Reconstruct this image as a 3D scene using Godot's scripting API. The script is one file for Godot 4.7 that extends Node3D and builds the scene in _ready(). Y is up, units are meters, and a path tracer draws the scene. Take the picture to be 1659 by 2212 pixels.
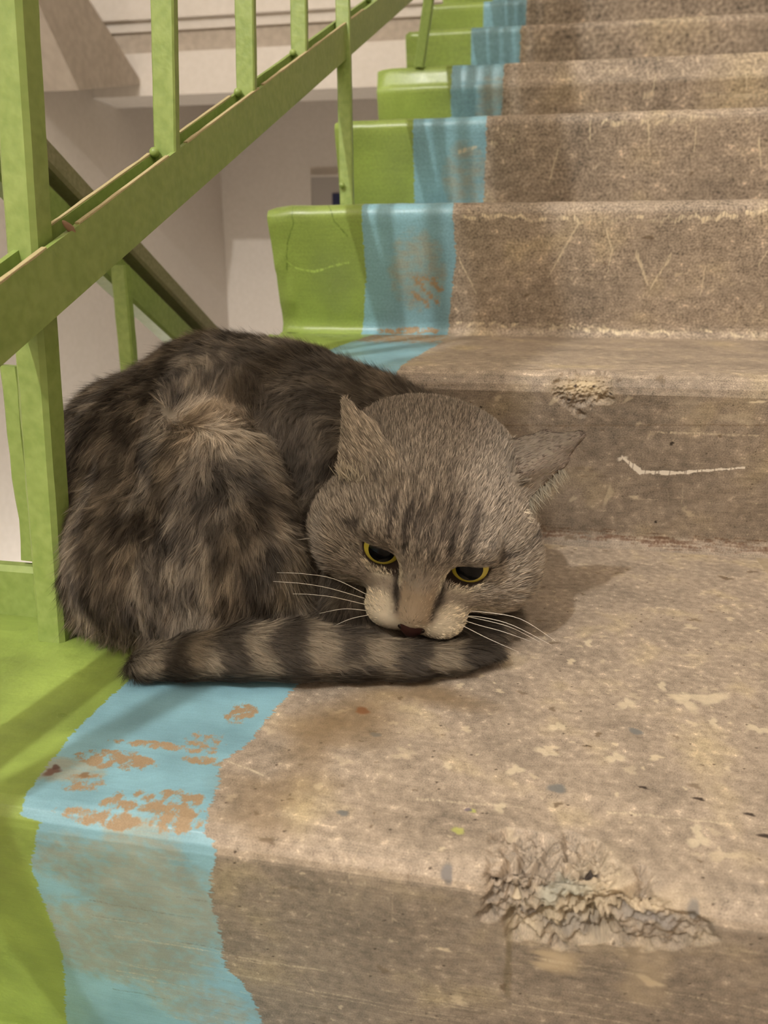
extends Node3D
# A grey tabby cat curled on a painted concrete stair, in world metres. y up; the stairs climb towards -z.

const STEP_T := 0.30      # going of a step
const STEP_H := 0.135     # rise of a step
const SLANT := 0.045      # how far a riser leans back under its nose
const WELL := -1.49       # face of the far wall of the well
const LEFT := -0.285      # open side of the flight
const RIGHT := 1.25       # wall side of the flight
const LAMP := Vector3(-0.85, 2.3, 1.85)
# the cat's head: centre, its left, its crown, its forward
const HC := Vector3(-0.0466, 0.0681, -0.1651)
const HX := Vector3(0.9861, -0.1600, -0.0444)
const HY := Vector3(0.1610, 0.8556, 0.4920)
const HZ := Vector3(-0.0407, -0.4923, 0.8695)

var rng := RandomNumberGenerator.new()
var noise := FastNoiseLite.new()
var fine_map: PackedByteArray
var mid_map: PackedByteArray
var low_map: PackedByteArray
var tex_grain: ImageTexture
var tex_lumps: ImageTexture
var M := {}


func _ready() -> void:
	rng.seed = 20
	var cam := Camera3D.new()
	cam.name = "camera"
	cam.transform = Transform3D(Basis(Vector3(0.982767, 0.004212, -0.184801), Vector3(-0.057357, 0.957344, -0.283202), Vector3(0.175725, 0.288921, 0.941087)), Vector3(0.000000, 0.193700, 0.233900))
	var glass := CameraAttributesPhysical.new()   # a phone's short lens, focused on the cat's face
	glass.frustum_focal_length = 18.02
	glass.frustum_focus_distance = 0.415
	glass.frustum_near = 0.02
	glass.frustum_far = 60.0
	glass.exposure_aperture = 8.5
	cam.attributes = glass
	cam.fov = 67.31
	cam.near = 0.02
	cam.far = 60.0
	add_child(cam)
	cam.current = true
	var env := Environment.new()
	env.background_mode = Environment.BG_COLOR
	env.background_color = Color(0.02, 0.02, 0.02)
	env.tonemap_mode = Environment.TONE_MAPPER_LINEAR
	env.tonemap_exposure = 1.0
	env.sdfgi_enabled = true
	env.ssao_enabled = true
	env.ssil_enabled = true
	var we := WorldEnvironment.new()
	we.name = "environment"
	we.environment = env
	add_child(we)
	lamp("stairwell_lamp", LAMP, 0.035, 5.7, Color(1.0, 0.985, 0.955), "round white glass lamp lighting the stairs from above the railing")
	lamp("added_landing_fill", Vector3(0.8, 2.7, 1.7), 0.2, 0.7, Color(1.0, 0.985, 0.955), "added unseen fill globe under the landing ceiling behind the viewer")  # added fill light, an unseen source that lifts the left wall
	lamp("added_lower_fill", Vector3(-0.95, -1.25, -1.7), 0.09, 0.7, Color(1.0, 0.985, 0.955), "added unseen fill globe low in the stairwell that brightens the walls")  # unseen light added to brighten the walls of the well
	noise_maps()
	materials()
	room()
	stairs()
	railings()
	cat()


# ---------------------------------------------------------------- helpers

func tag(o: Node, label: String, category: String, group := "", kind := "") -> void:
	if label:
		o.set_meta("label", label)
	if category:
		o.set_meta("category", category)
	if group:
		o.set_meta("group", group)
	if kind:
		o.set_meta("kind", kind)


func base(called: String, where := Vector3.ZERO) -> Node3D:
	var o := Node3D.new()
	o.name = called
	o.position = where
	add_child(o, true)
	return o


func put(called: String, m: Mesh, mat: Material, parent: Node = self) -> MeshInstance3D:
	var o := MeshInstance3D.new()
	o.name = called
	o.mesh = m
	if mat:
		o.material_override = mat
	parent.add_child(o, true)
	return o


func struct(called: String, m: Mesh, mat: Material, label: String, category: String) -> MeshInstance3D:
	var o := put(called, m, mat)
	tag(o, label, category, "", "structure")
	return o


func arrays(v: PackedVector3Array, n: PackedVector3Array, idx: PackedInt32Array, uv = null, col = null) -> Array:
	# turn every triangle so that its front runs clockwise, as Godot wants
	for t in range(0, idx.size(), 3):
		var a := v[idx[t]]
		var g := (v[idx[t + 1]] - a).cross(v[idx[t + 2]] - a)
		if g.dot(n[idx[t]] + n[idx[t + 1]] + n[idx[t + 2]]) > 0.0:
			var k := idx[t + 1]
			idx[t + 1] = idx[t + 2]
			idx[t + 2] = k
	var a := []
	a.resize(Mesh.ARRAY_MAX)
	a[Mesh.ARRAY_VERTEX] = v
	a[Mesh.ARRAY_NORMAL] = n
	a[Mesh.ARRAY_INDEX] = idx
	if uv != null:
		a[Mesh.ARRAY_TEX_UV] = uv
	if col != null:
		a[Mesh.ARRAY_COLOR] = col
	return a


func mesh_of(a: Array) -> ArrayMesh:
	var m := ArrayMesh.new()
	m.add_surface_from_arrays(Mesh.PRIMITIVE_TRIANGLES, a)
	return m


class Bag:
	var v := PackedVector3Array()
	var n := PackedVector3Array()
	var i := PackedInt32Array()
	var c := PackedColorArray()

	func quad(a: Vector3, b: Vector3, cc: Vector3, d: Vector3, nn: Vector3) -> void:
		var k := v.size()
		v.append_array([a, b, cc, d])
		n.append_array([nn, nn, nn, nn])
		i.append_array([k, k + 1, k + 2, k, k + 2, k + 3])


func box_bag(lo: Vector3, hi: Vector3, bag: Bag = null) -> Bag:
	var b := bag if bag else Bag.new()
	var p := [lo, hi]
	var c := func(x, y, z): return Vector3(p[x].x, p[y].y, p[z].z)
	b.quad(c.call(0, 0, 0), c.call(0, 1, 0), c.call(0, 1, 1), c.call(0, 0, 1), Vector3.LEFT)
	b.quad(c.call(1, 0, 0), c.call(1, 1, 0), c.call(1, 1, 1), c.call(1, 0, 1), Vector3.RIGHT)
	b.quad(c.call(0, 0, 0), c.call(1, 0, 0), c.call(1, 0, 1), c.call(0, 0, 1), Vector3.DOWN)
	b.quad(c.call(0, 1, 0), c.call(1, 1, 0), c.call(1, 1, 1), c.call(0, 1, 1), Vector3.UP)
	b.quad(c.call(0, 0, 0), c.call(1, 0, 0), c.call(1, 1, 0), c.call(0, 1, 0), Vector3.FORWARD)
	b.quad(c.call(0, 0, 1), c.call(1, 0, 1), c.call(1, 1, 1), c.call(0, 1, 1), Vector3.BACK)
	return b


func done(b: Bag) -> ArrayMesh:
	return mesh_of(arrays(b.v, b.n, b.i, null, b.c if b.c.size() else null))


func box(lo: Vector3, hi: Vector3) -> ArrayMesh:
	return done(box_bag(lo, hi))


func prism(poly: PackedVector2Array, x0: float, x1: float, bag: Bag = null) -> Bag:
	# a polygon in (z, y) drawn out along x
	var b := bag if bag else Bag.new()
	var area := 0.0
	for k in poly.size():
		var p := poly[k]
		var q := poly[(k + 1) % poly.size()]
		area += p.x * q.y - q.x * p.y
	for k in poly.size():
		var p := poly[k]
		var q := poly[(k + 1) % poly.size()]
		var e := (q - p).normalized() * signf(area)
		b.quad(Vector3(x0, p.y, p.x), Vector3(x0, q.y, q.x), Vector3(x1, q.y, q.x), Vector3(x1, p.y, p.x), Vector3(0, -e.x, e.y))
	var tris := Geometry2D.triangulate_polygon(poly)
	for side in [x0, x1]:
		var nn := Vector3(signf(side - (x0 + x1) / 2), 0, 0)
		var k := b.v.size()
		for p in poly:
			b.v.append(Vector3(side, p.y, p.x))
			b.n.append(nn)
		for t in tris:
			b.i.append(k + t)
	return b


func bar(from: Vector3, to: Vector3, w: float, d: float, across := Vector3.RIGHT, wobble := 0.0, bag: Bag = null) -> Bag:
	# a rolled bar with chamfered edges and closed ends; wobble = unevenness of the paint
	var b := bag if bag else Bag.new()
	var dir := (to - from).normalized()
	var ux := (across - dir * across.dot(dir)).normalized()
	var uz := ux.cross(dir)
	var ch := minf(w, d) * 0.14
	var hw := w / 2
	var hd := d / 2
	var pts := [Vector2(hw, -hd + ch), Vector2(hw, hd - ch), Vector2(hw - ch, hd), Vector2(-hw + ch, hd), Vector2(-hw, hd - ch), Vector2(-hw, -hd + ch), Vector2(-hw + ch, -hd), Vector2(hw - ch, -hd)]
	var rings: int = clampi(int(from.distance_to(to) / (0.012 if wobble > 0.0 else 1.0)), 1, 60)
	for k in 8:
		var p: Vector2 = pts[k]
		var q: Vector2 = pts[(k + 1) % 8]
		var e := (q - p).normalized()
		var nn := ux * e.y - uz * e.x
		var s0 := b.v.size()
		for r in rings + 1:
			var c := from.lerp(to, float(r) / rings)
			for g in [p, q]:
				var pos: Vector3 = c + ux * g.x + uz * g.y
				if wobble > 0.0:
					pos += (ux * g.x + uz * g.y).normalized() * noise.get_noise_3dv(pos * 90.0) * wobble
				b.v.append(pos)
				b.n.append(nn)
			if r:
				var o := s0 + (r - 1) * 2
				b.i.append_array([o, o + 1, o + 3, o, o + 3, o + 2])
	for e in [[from, -dir], [to, dir]]:
		var s0 := b.v.size()
		for g in pts:
			b.v.append(e[0] + ux * g.x + uz * g.y)
			b.n.append(e[1])
		for k in range(1, 7):
			b.i.append_array([s0, s0 + k, s0 + k + 1])
	return b


func channel(from: Vector3, to: Vector3, w: float, h: float, t: float) -> ArrayMesh:
	# a U channel, open upwards, its right face at from.x
	var b := Bag.new()
	var dir := (to - from).normalized()
	var up := Vector3(0, 1, 0)
	var o := [Vector2(0, 0), Vector2(0, -h), Vector2(-w, -h), Vector2(-w, 0), Vector2(-w + t, 0), Vector2(-w + t, -h + t), Vector2(-t, -h + t), Vector2(-t, 0)]
	var nor := [Vector2(1, 0), Vector2(0, -1), Vector2(-1, 0), Vector2(0, 1), Vector2(1, 0), Vector2(0, 1), Vector2(-1, 0), Vector2(0, 1)]
	var rings := 80
	for k in 8:
		var p: Vector2 = o[k]
		var q: Vector2 = o[(k + 1) % 8]
		var n2: Vector2 = nor[k]
		var nn := Vector3(n2.x, n2.y, 0)
		if n2.y != 0.0:
			nn = (up - dir * up.dot(dir)).normalized() * n2.y
		var s0 := b.v.size()
		for r in rings + 1:
			var c := from.lerp(to, float(r) / rings)
			for g in [p, q]:
				var pos: Vector3 = c + Vector3(g.x, g.y, 0)
				if g.y == 0.0 or g.y == -h:
					pos.y += noise.get_noise_3dv(pos * 60.0) * 0.0009
				b.v.append(pos)
				b.n.append(nn)
			if r:
				var e := s0 + (r - 1) * 2
				b.i.append_array([e, e + 1, e + 3, e, e + 3, e + 2])
	return done(b)


func ball(r: Vector3, rings := 16, seg := 24) -> ArrayMesh:
	var m := SphereMesh.new()
	m.radius = 1.0
	m.height = 2.0
	m.rings = rings
	m.radial_segments = seg
	var a := m.get_mesh_arrays()
	var v: PackedVector3Array = a[Mesh.ARRAY_VERTEX]
	var n: PackedVector3Array = a[Mesh.ARRAY_NORMAL]
	for k in v.size():
		v[k] = v[k] * r
		n[k] = (n[k] / r).normalized()
	a[Mesh.ARRAY_VERTEX] = v
	a[Mesh.ARRAY_NORMAL] = n
	return mesh_of(a)


func tube(path: Array, r0: float, r1: float, sides := 5) -> ArrayMesh:
	var b := Bag.new()
	for k in path.size():
		var t: Vector3 = (path[mini(k + 1, path.size() - 1)] - path[maxi(k - 1, 0)]).normalized()
		var ux := t.cross(Vector3(0.3, 1, 0.2)).normalized()
		var uz := t.cross(ux)
		var r := lerpf(r0, r1, float(k) / (path.size() - 1))
		for s in sides:
			var n := ux * cos(TAU * s / sides) + uz * sin(TAU * s / sides)
			b.v.append(path[k] + n * r)
			b.n.append(n)
			if k:
				var o := (k - 1) * sides
				var s2 := (s + 1) % sides
				b.i.append_array([o + s, o + s2, o + sides + s2, o + s, o + sides + s2, o + sides + s])
	return done(b)


# ---------------------------------------------------------------- textures and materials

func noise_image(type: int, freq: float, octaves: int, seed_: int, size := 512) -> Image:
	var f := FastNoiseLite.new()
	f.noise_type = type
	f.frequency = freq
	f.fractal_octaves = octaves
	f.seed = seed_
	return f.get_seamless_image(size, size)


func noise_maps() -> void:
	noise.seed = 5
	noise.frequency = 1.0
	noise.noise_type = FastNoiseLite.TYPE_SIMPLEX_SMOOTH
	noise.fractal_octaves = 3
	var fi := noise_image(FastNoiseLite.TYPE_SIMPLEX_SMOOTH, 0.22, 3, 11)
	var mi := noise_image(FastNoiseLite.TYPE_SIMPLEX_SMOOTH, 0.045, 4, 12)
	var lo := noise_image(FastNoiseLite.TYPE_SIMPLEX_SMOOTH, 0.010, 4, 13)
	fine_map = fi.get_data()
	mid_map = mi.get_data()
	low_map = lo.get_data()
	tex_grain = ImageTexture.create_from_image(fi)
	tex_lumps = ImageTexture.create_from_image(mi)


func mat(albedo: Color, rough: float, spec := 0.5) -> StandardMaterial3D:
	var m := StandardMaterial3D.new()
	m.albedo_color = albedo
	m.roughness = rough
	m.metallic_specular = spec
	return m


func paint(a: Color, b: Color, rough: float, scale: float, bump: float, stretch := Vector3.ONE) -> StandardMaterial3D:
	# painted or plastered surface: two tones mixed by a noise, with a lumpy relief
	var m := mat(Color.WHITE, rough)
	var g := Gradient.new()
	g.colors = PackedColorArray([a, b])
	g.offsets = PackedFloat32Array([0.25, 0.75])
	var im := Image.create(256, 256, false, Image.FORMAT_RGB8)
	for y in 256:
		for x in 256:
			var t := mid_map[(y * 2) * 512 + x * 2] * 0.7 + low_map[(y * 2) * 512 + x * 2] * 0.3
			im.set_pixel(x, y, g.sample(t / 255.0))
	m.albedo_texture = ImageTexture.create_from_image(im)
	m.uv1_triplanar = true
	m.uv1_world_triplanar = true
	m.uv1_scale = stretch * scale
	if bump != 0.0:
		m.heightmap_enabled = true
		m.heightmap_texture = tex_lumps
		m.heightmap_scale = bump
	return m


func materials() -> void:
	M.plaster = paint(Color8(222, 214, 205), Color8(228, 220, 212), 0.85, 1.6, 0.0)
	M.wall_paint = paint(Color8(168, 157, 144), Color8(178, 167, 153), 0.7, 1.6, 0.0)
	M.plaster_grey = paint(Color8(178, 166, 152), Color8(196, 184, 170), 0.85, 1.3, 0.0)
	M.green = paint(Color8(126, 148, 76), Color8(144, 163, 92), 0.40, 5.0, 0.02)
	M.green_worn = paint(Color8(128, 124, 100), Color8(150, 142, 120), 0.5, 8.0, 0.02, Vector3(1, 1, 1))
	M.concrete = paint(Color8(150, 136, 114), Color8(166, 150, 126), 0.8, 7.0, 0.01)
	M.floor = paint(Color8(150, 136, 114), Color8(168, 152, 130), 0.8, 3.0, 0.0)
	M.panel = mat(Color8(176, 170, 164), 0.5)
	M.worn_edge = paint(Color8(168, 160, 112), Color8(186, 168, 138), 0.6, 30.0, 0.0)
	M.navy = mat(Color8(34, 44, 84), 0.5)
	M.rust = mat(Color8(140, 112, 88), 0.8)


# ---------------------------------------------------------------- room

func lamp(called: String, at: Vector3, r: float, energy: float, tone: Color, label: String) -> void:
	var o := base(called, at)
	tag(o, label, "lamp")
	var g := mat(tone, 0.4)
	g.emission_enabled = true
	g.emission = tone
	g.emission_energy_multiplier = 3.0
	put("glass_globe", ball(Vector3(r, r, r)), g, o)
	var cap := mat(Color8(225, 225, 220), 0.5)
	var c := CylinderMesh.new()
	c.top_radius = r * 0.75
	c.bottom_radius = r * 0.6
	c.height = 0.04
	var ci := put("ceiling_cap", c, cap, o)
	ci.position.y = r + 0.015
	if at.y < 0.0:
		ci.position.y = -r - 0.015   # the added lower fill stands on its cap
	var rod := CylinderMesh.new()
	rod.top_radius = 0.012
	rod.bottom_radius = 0.012
	rod.height = (3.2 - at.y if at.y > 0.0 else at.y + 1.95) - r - 0.03
	var ri := put("rod", rod, cap, o)
	ri.position.y = (r + 0.03 + rod.height / 2) * (1.0 if at.y > 0.0 else -1.0)
	var l := OmniLight3D.new()
	l.name = "lamp_light"
	l.position = Vector3.ZERO
	l.light_color = tone
	l.light_energy = energy
	l.light_size = r
	l.omni_range = 14.0
	l.omni_attenuation = 2.0
	l.shadow_enabled = true
	o.add_child(l)


func room() -> void:
	struct("wall_left", box(Vector3(-1.7, -2.1, -3.7), Vector3(WELL, 3.2, 3.6)), M.plaster, "off-white plaster wall of the stairwell seen through the railing", "wall")
	struct("wall_back", box(Vector3(-1.7, -2.1, -3.72), Vector3(1.5, 3.2, -3.5)), M.plaster, "off-white plaster end wall under the upper landing", "wall")
	struct("wall_right", box(Vector3(1.25, -2.1, -3.7), Vector3(1.45, 3.2, 3.6)), M.wall_paint, "beige painted wall on the closed side of the stairs", "wall")
	struct("wall_front", box(Vector3(-1.7, -2.1, 3.4), Vector3(1.5, 3.2, 3.6)), M.wall_paint, "beige painted wall of the lower landing behind the viewer", "wall")
	struct("ceiling", box(Vector3(-1.7, 3.2, -3.7), Vector3(1.5, 3.4, 3.6)), M.plaster, "off-white ceiling over the stairwell", "ceiling")
	struct("floor", box(Vector3(-1.7, -2.3, -3.7), Vector3(1.5, -2.1, 3.6)), M.floor, "grey brown concrete floor at the foot of the stairwell", "floor")
	var ld := box_bag(Vector3(WELL, -0.55, 0.5), Vector3(RIGHT, -0.305, 3.4))
	box_bag(Vector3(-0.30, -0.55, 0.255), Vector3(RIGHT, -0.305, 0.52), ld)
	struct("floor_landing", done(ld), M.floor, "grey brown concrete landing below the cat's step", "landing")
	# upper landing: slab, edge beam with a pale ledge, darker recessed face over it
	var land := base("trim_landing")
	tag(land, "pale concrete landing with a bright edge beam behind the railing", "landing", "", "structure")
	put("slab", box(Vector3(WELL, 0.97, -3.5), Vector3(RIGHT, 1.08, -2.44)), M.plaster, land)
	put("edge_beam", box(Vector3(WELL, 0.772, -2.56), Vector3(-0.2, 0.897, -2.40)), M.plaster, land)
	put("recessed_face", box(Vector3(WELL, 0.897, -2.52), Vector3(-0.2, 1.0, -2.452)), M.plaster_grey, land)
	put("top_lip", box(Vector3(WELL, 1.0, -2.52), Vector3(-0.2, 1.085, -2.42)), M.plaster, land)
	# sloping beam of the flight that climbs over the left wall
	struct("trim_beam", done(prism(PackedVector2Array([Vector2(-2.42, 0.812), Vector2(-2.017, 0.71), Vector2(-1.75, 1.0), Vector2(0.3, 1.98), Vector2(0.3, 2.20)]), WELL - 0.05, -1.314)), M.plaster_grey, "grey sloping beam of the upper flight against the left wall", "beam")
	# a small pale cabinet on the end wall
	var pan := base("wall_cabinet", Vector3(-0.97, 0.585, -3.5))
	tag(pan, "small pale grey wall cabinet with a dark blue label on the far wall", "cabinet")
	put("body", box(Vector3(-0.07, -0.12, 0), Vector3(0.13, 0.06, 0.03)), M.panel, pan)
	put("frame", done(box_bag(Vector3(-0.08, -0.12, 0), Vector3(-0.07, 0.068, 0.036), box_bag(Vector3(-0.07, 0.06, 0), Vector3(0.13, 0.068, 0.036)))), M.plaster, pan)
	put("label_plate", box(Vector3(0.03, -0.12, 0.03), Vector3(0.09, -0.01, 0.034)), M.navy, pan)
	# lower flight on the far side of the well
	var low := base("lower_flight")
	tag(low, "lower flight of grey concrete steps descending on the far side of the well", "staircase", "", "structure")
	for k in 11:
		var z := 0.5 - 0.3 * k
		put("step", box(Vector3(WELL, -0.75 - 0.135 * (k + 1), z - 0.33), Vector3(-0.47, -0.40 - 0.135 * (k + 1), z)), M.concrete, low)


# ---------------------------------------------------------------- stairs

func profile(k: int) -> PackedVector2Array:
	# (z, y) from the foot of the riser over the nose to the back of the tread
	var nb := 0.0145 if k == 0 else 0.0
	var foot := -0.02 if k == 0 else -SLANT
	var rise := 0.17 if k == 0 else STEP_H
	var p := PackedVector2Array([Vector2(foot + 0.008, -rise), Vector2(foot + 0.0025, -rise + 0.003), Vector2(foot + 0.0005, -rise + 0.009)])
	if k == 0:
		p.append_array([Vector2(nb - 0.0012, -0.016), Vector2(nb - 0.0004, -0.0105), Vector2(nb - 0.0008, -0.0065), Vector2(nb - 0.0032, -0.0030), Vector2(nb - 0.0075, -0.0012), Vector2(nb - 0.013, -0.0007), Vector2(-0.030, -0.0006), Vector2(-0.0325, 0.0)])
	elif k == 4:
		p.append_array([Vector2(nb - 0.002, -0.036), Vector2(nb - 0.0065, -0.032), Vector2(nb - 0.011, -0.007), Vector2(nb - 0.014, -0.002), Vector2(nb - 0.022, 0)])
	else:
		p.append_array([Vector2(nb - 0.0018, -0.014), Vector2(nb - 0.0022, -0.009), Vector2(nb - 0.0045, -0.0045), Vector2(nb - 0.0085, -0.0016), Vector2(nb - 0.016, 0)])
	p.append(Vector2(-0.337, 0))
	var o := Vector2(-STEP_T * k, STEP_H * k if k >= 0 else -0.17)
	for j in p.size():
		p[j] += o
	return p


func lengths(p: PackedVector2Array) -> PackedFloat32Array:
	var s := PackedFloat32Array([0.0])
	for j in range(1, p.size()):
		s.append(s[j - 1] + p[j].distance_to(p[j - 1]))
	return s


func s_of(p: PackedVector2Array, s: PackedFloat32Array, at: Vector3) -> float:
	var q := Vector2(at.z, at.y)
	var best := 1e9
	var out := 0.0
	for j in range(1, p.size()):
		var c := Geometry2D.get_closest_point_to_segment(q, p[j - 1], p[j])
		if c.distance_to(q) < best:
			best = c.distance_to(q)
			out = s[j - 1] + c.distance_to(p[j - 1])
	return out


class StepSkin:
	# the picture of one step's surface: colour, and relief + roughness
	var w: int
	var h: int
	var x0: float
	var x1: float
	var total: float
	var col := PackedByteArray()
	var dat := PackedByteArray()
	var mid: PackedByteArray

	func mid_at(x: int, y: int) -> int:
		return mid[(y & 511) * 512 + (x & 511)]

	func px(x: float) -> float:
		return (x - x0) / (x1 - x0) * w

	func py(s: float) -> float:
		return s / total * h

	func spot(x: float, s: float, rx: float, rs: float, c: Color, alpha: float, rough := -1, height := 0, ph := 0.0, ragged := 0.12) -> void:
		var cx := px(x)
		var cy := py(s)
		var ax := maxf(rx / (x1 - x0) * w, 0.6)
		var ay := maxf(rs / total * h, 0.6)
		for j in range(maxi(0, int(cy - ay * 1.4)), mini(h, int(cy + ay * 1.4) + 2)):
			for i in range(maxi(0, int(cx - ax * 1.4)), mini(w, int(cx + ax * 1.4) + 2)):
				var u := (i + 0.5 - cx) / ax
				var v := (j + 0.5 - cy) / ay
				var a := atan2(v, u)
				var e := sqrt(u * u + v * v) / (1.0 + ragged * (0.7 * sin(a * 2.0 + ph) + 0.5 * sin(a * 3.0 + ph * 2.3) + 0.3 * sin(a * 5.0 - ph)))
				if e < 1.0:
					blend(i, j, c, alpha * minf(1.0, (1.0 - e) * (2.5 if rx < 0.012 else 1.3)), rough, height)

	func blend(i: int, j: int, c: Color, a: float, rough: int, height: int) -> void:
		var o := (j * w + i) * 3
		col[o] = int(lerpf(col[o], c.r8, a))
		col[o + 1] = int(lerpf(col[o + 1], c.g8, a))
		col[o + 2] = int(lerpf(col[o + 2], c.b8, a))
		dat[o] = clampi(dat[o] + int(height * a), 0, 255)
		if rough >= 0:
			dat[o + 1] = int(lerpf(dat[o + 1], rough, a))

	func stroke(a: Vector2, b: Vector2, r0: float, r1: float, c: Color, alpha: float, height := 0) -> void:
		# a and b in (x, s) metres
		var n := maxi(2, int(maxf(absf(px(b.x) - px(a.x)), absf(py(b.y) - py(a.y)))))
		for k in n:
			var t := float(k) / (n - 1)
			var q := int(a.x * 9000.0) + k
			var side := (mid_at(q, int(a.y * 7000.0)) - 128) * 0.012 * minf(r0, 0.0005)
			var p := a.lerp(b, t) + Vector2(side, side) * (1.0 if b.distance_to(a) > 0.02 else 0.4)
			var r := lerpf(r0, r1, t) * clampf(0.95 + (mid_at(q, 40) - 128) * 0.006, 0.4, 1.6)
			var cx := px(p.x)
			var cy := py(p.y)
			var rr := maxf(r / total * h, 0.5)
			for j in range(maxi(0, int(cy - rr)), mini(h, int(cy + rr) + 1)):
				var i := clampi(int(cx), 0, w - 1)
				blend(i, j, c, alpha * (1.0 if alpha > 0.88 else clampf(0.65 + (mid_at(q * 4, 90 + j) - 128) * 0.009, 0.1, 1.0)), -1, height)


func skin(k: int, x1: float, w: int, p: PackedVector2Array, s: PackedFloat32Array, green_edge: PackedVector2Array, blue_edge: PackedVector2Array, wear: Array, fade: Array) -> StepSkin:
	var sk := StepSkin.new()
	sk.x0 = LEFT
	sk.mid = mid_map
	sk.x1 = x1
	sk.total = s[s.size() - 1]
	sk.w = w
	sk.h = int(w * sk.total / (x1 - LEFT))
	var h := sk.h
	sk.col.resize(w * h * 3)
	sk.dat.resize(w * h * 3)
	var worn := PackedByteArray()
	worn.resize(w * h)
	var pale := PackedByteArray()
	pale.resize(w * h)
	for list in [[wear, worn], [fade, pale]]:
		var grid: PackedByteArray = list[1]
		for e in list[0]:
			var cx := sk.px(e[0])
			var cy := sk.py(e[1])
			var ax: float = e[2] / (x1 - LEFT) * w
			var ay: float = e[3] / sk.total * h
			for j in range(maxi(0, int(cy - ay)), mini(h, int(cy + ay) + 1)):
				for i in range(maxi(0, int(cx - ax)), mini(w, int(cx + ax) + 1)):
					var d := 1.0 - (pow((i - cx) / ax, 2) + pow((j - cy) / ay, 2))
					if d > 0.0:
						grid[j * w + i] = maxi(grid[j * w + i], int(minf(d * 1.5, 1.0) * e[4] * 255.0))
		if list[0] == wear:
			worn = grid
		else:
			pale = grid
	var mpp := (x1 - LEFT) / w        # metres in a pixel
	var z1 := int(maxf(1.0, 0.0005 / mpp * 2.0))
	var s_nose := s[3]
	var off := k * 97
	var col := sk.col
	var dat := sk.dat
	for j in h:
		var sv := (j + 0.5) / h * sk.total
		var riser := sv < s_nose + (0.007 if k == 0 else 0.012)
		var streak := 0.0008 if riser else 0.0006
		var wob := (mid_map[((j * 3 + off) & 511) * 512 + 7] - 128) * 0.000012 + (fine_map[(j & 511) * 512 + 9] - 128) * 0.000004
		var gi := int(sk.px(along(green_edge, sv) + wob))
		var bi := int(sk.px(along(blue_edge, sv) - wob * 1.4))
		var jf := ((j * z1 + off) & 511) * 512
		var jm := ((j + off * 3) & 511) * 512
		var jl := (((j >> 1) + off * 5) & 511) * 512
		var jh := ((j * 9 + off) & 511) * 512
		for i in w:
			var f := fine_map[jf + ((i * z1 + off) & 511)]
			var m := mid_map[jm + ((i + off) & 511)]
			var l := low_map[jl + (((i >> 1) + off) & 511)]
			var st := mid_map[jh + (((i >> 2) + off) & 511)]
			var o := (j * w + i) * 3
			var v := 1.0 + (f - 128) * 0.0023 + (m - 128) * 0.0010 + (l - 128) * 0.0011 + (st - 128) * streak
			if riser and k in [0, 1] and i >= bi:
				v *= 0.84 if k == 0 else 0.9  # shaded look of the front two risers painted into the concrete colour
			var r := 157.0
			var g := 143.0
			var b := 127.0
			var rough := 178
			var height := 100 + ((f - 128) >> 2) + ((m - 128) >> 3)
			if i < bi:
				var at := j * w + i
				var wv := int(worn[at] + (m - 128) * 1.9 + (f - 128) * 1.1 + (l - 128) * 0.5) - 150
				if i < gi:
					r = 134.0
					g = 155.0
					b = 76.0
					v = 1.0 + (f - 128) * 0.0005 + (l - 128) * 0.0012 + (st - 128) * streak * 0.35
					rough = 92 + ((l - 128) >> 2)
					height = 128 + ((m - 128) >> 2) + ((st - 128) >> 4)
				elif wv > 0 and worn[at] > 0:
					r = 152.0
					g = 131.0
					b = 104.0
					v = 1.0 + (f - 128) * 0.0012
				else:
					r = 126.0
					g = 168.0
					b = 183.0
					v = 1.0 + (f - 128) * 0.0007 + (l - 128) * 0.0008 + (st - 128) * streak * 0.5
					rough = 100 + ((m - 128) >> 3)
					height = 130 + ((m - 128) >> 4)
					if pale[at] > 0:
						var t := clampf(pale[at] / 255.0 + (m - 128) * 0.004 + (st - 128) * 0.003, 0.0, 0.85) * minf(1.0, pale[at] / 60.0)
						r = lerpf(r, 146.0, t)
						g = lerpf(g, 150.0, t)
						b = lerpf(b, 138.0, t)
						rough += int(50 * t)
			else:
				if m > 196 and f > 110:
					v *= 1.0 + minf((m - 196) * 0.006, 0.2)
				elif f < 52 and m < 110:
					v *= 0.72
				if l > 150:
					b *= 1.0 - (l - 150) * 0.0008
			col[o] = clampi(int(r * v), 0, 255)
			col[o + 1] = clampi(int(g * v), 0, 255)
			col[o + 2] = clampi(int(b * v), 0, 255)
			dat[o] = height
			dat[o + 1] = rough
	sk.col = col
	sk.dat = dat
	return sk


func along(e: PackedVector2Array, s: float) -> float:
	# x of an edge given as (s, x) points with s rising
	if s <= e[0].x:
		return e[0].y
	for k in range(1, e.size()):
		if s <= e[k].x:
			return lerpf(e[k - 1].y, e[k].y, (s - e[k - 1].x) / maxf(e[k].x - e[k - 1].x, 1e-6))
	return e[e.size() - 1].y


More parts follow.
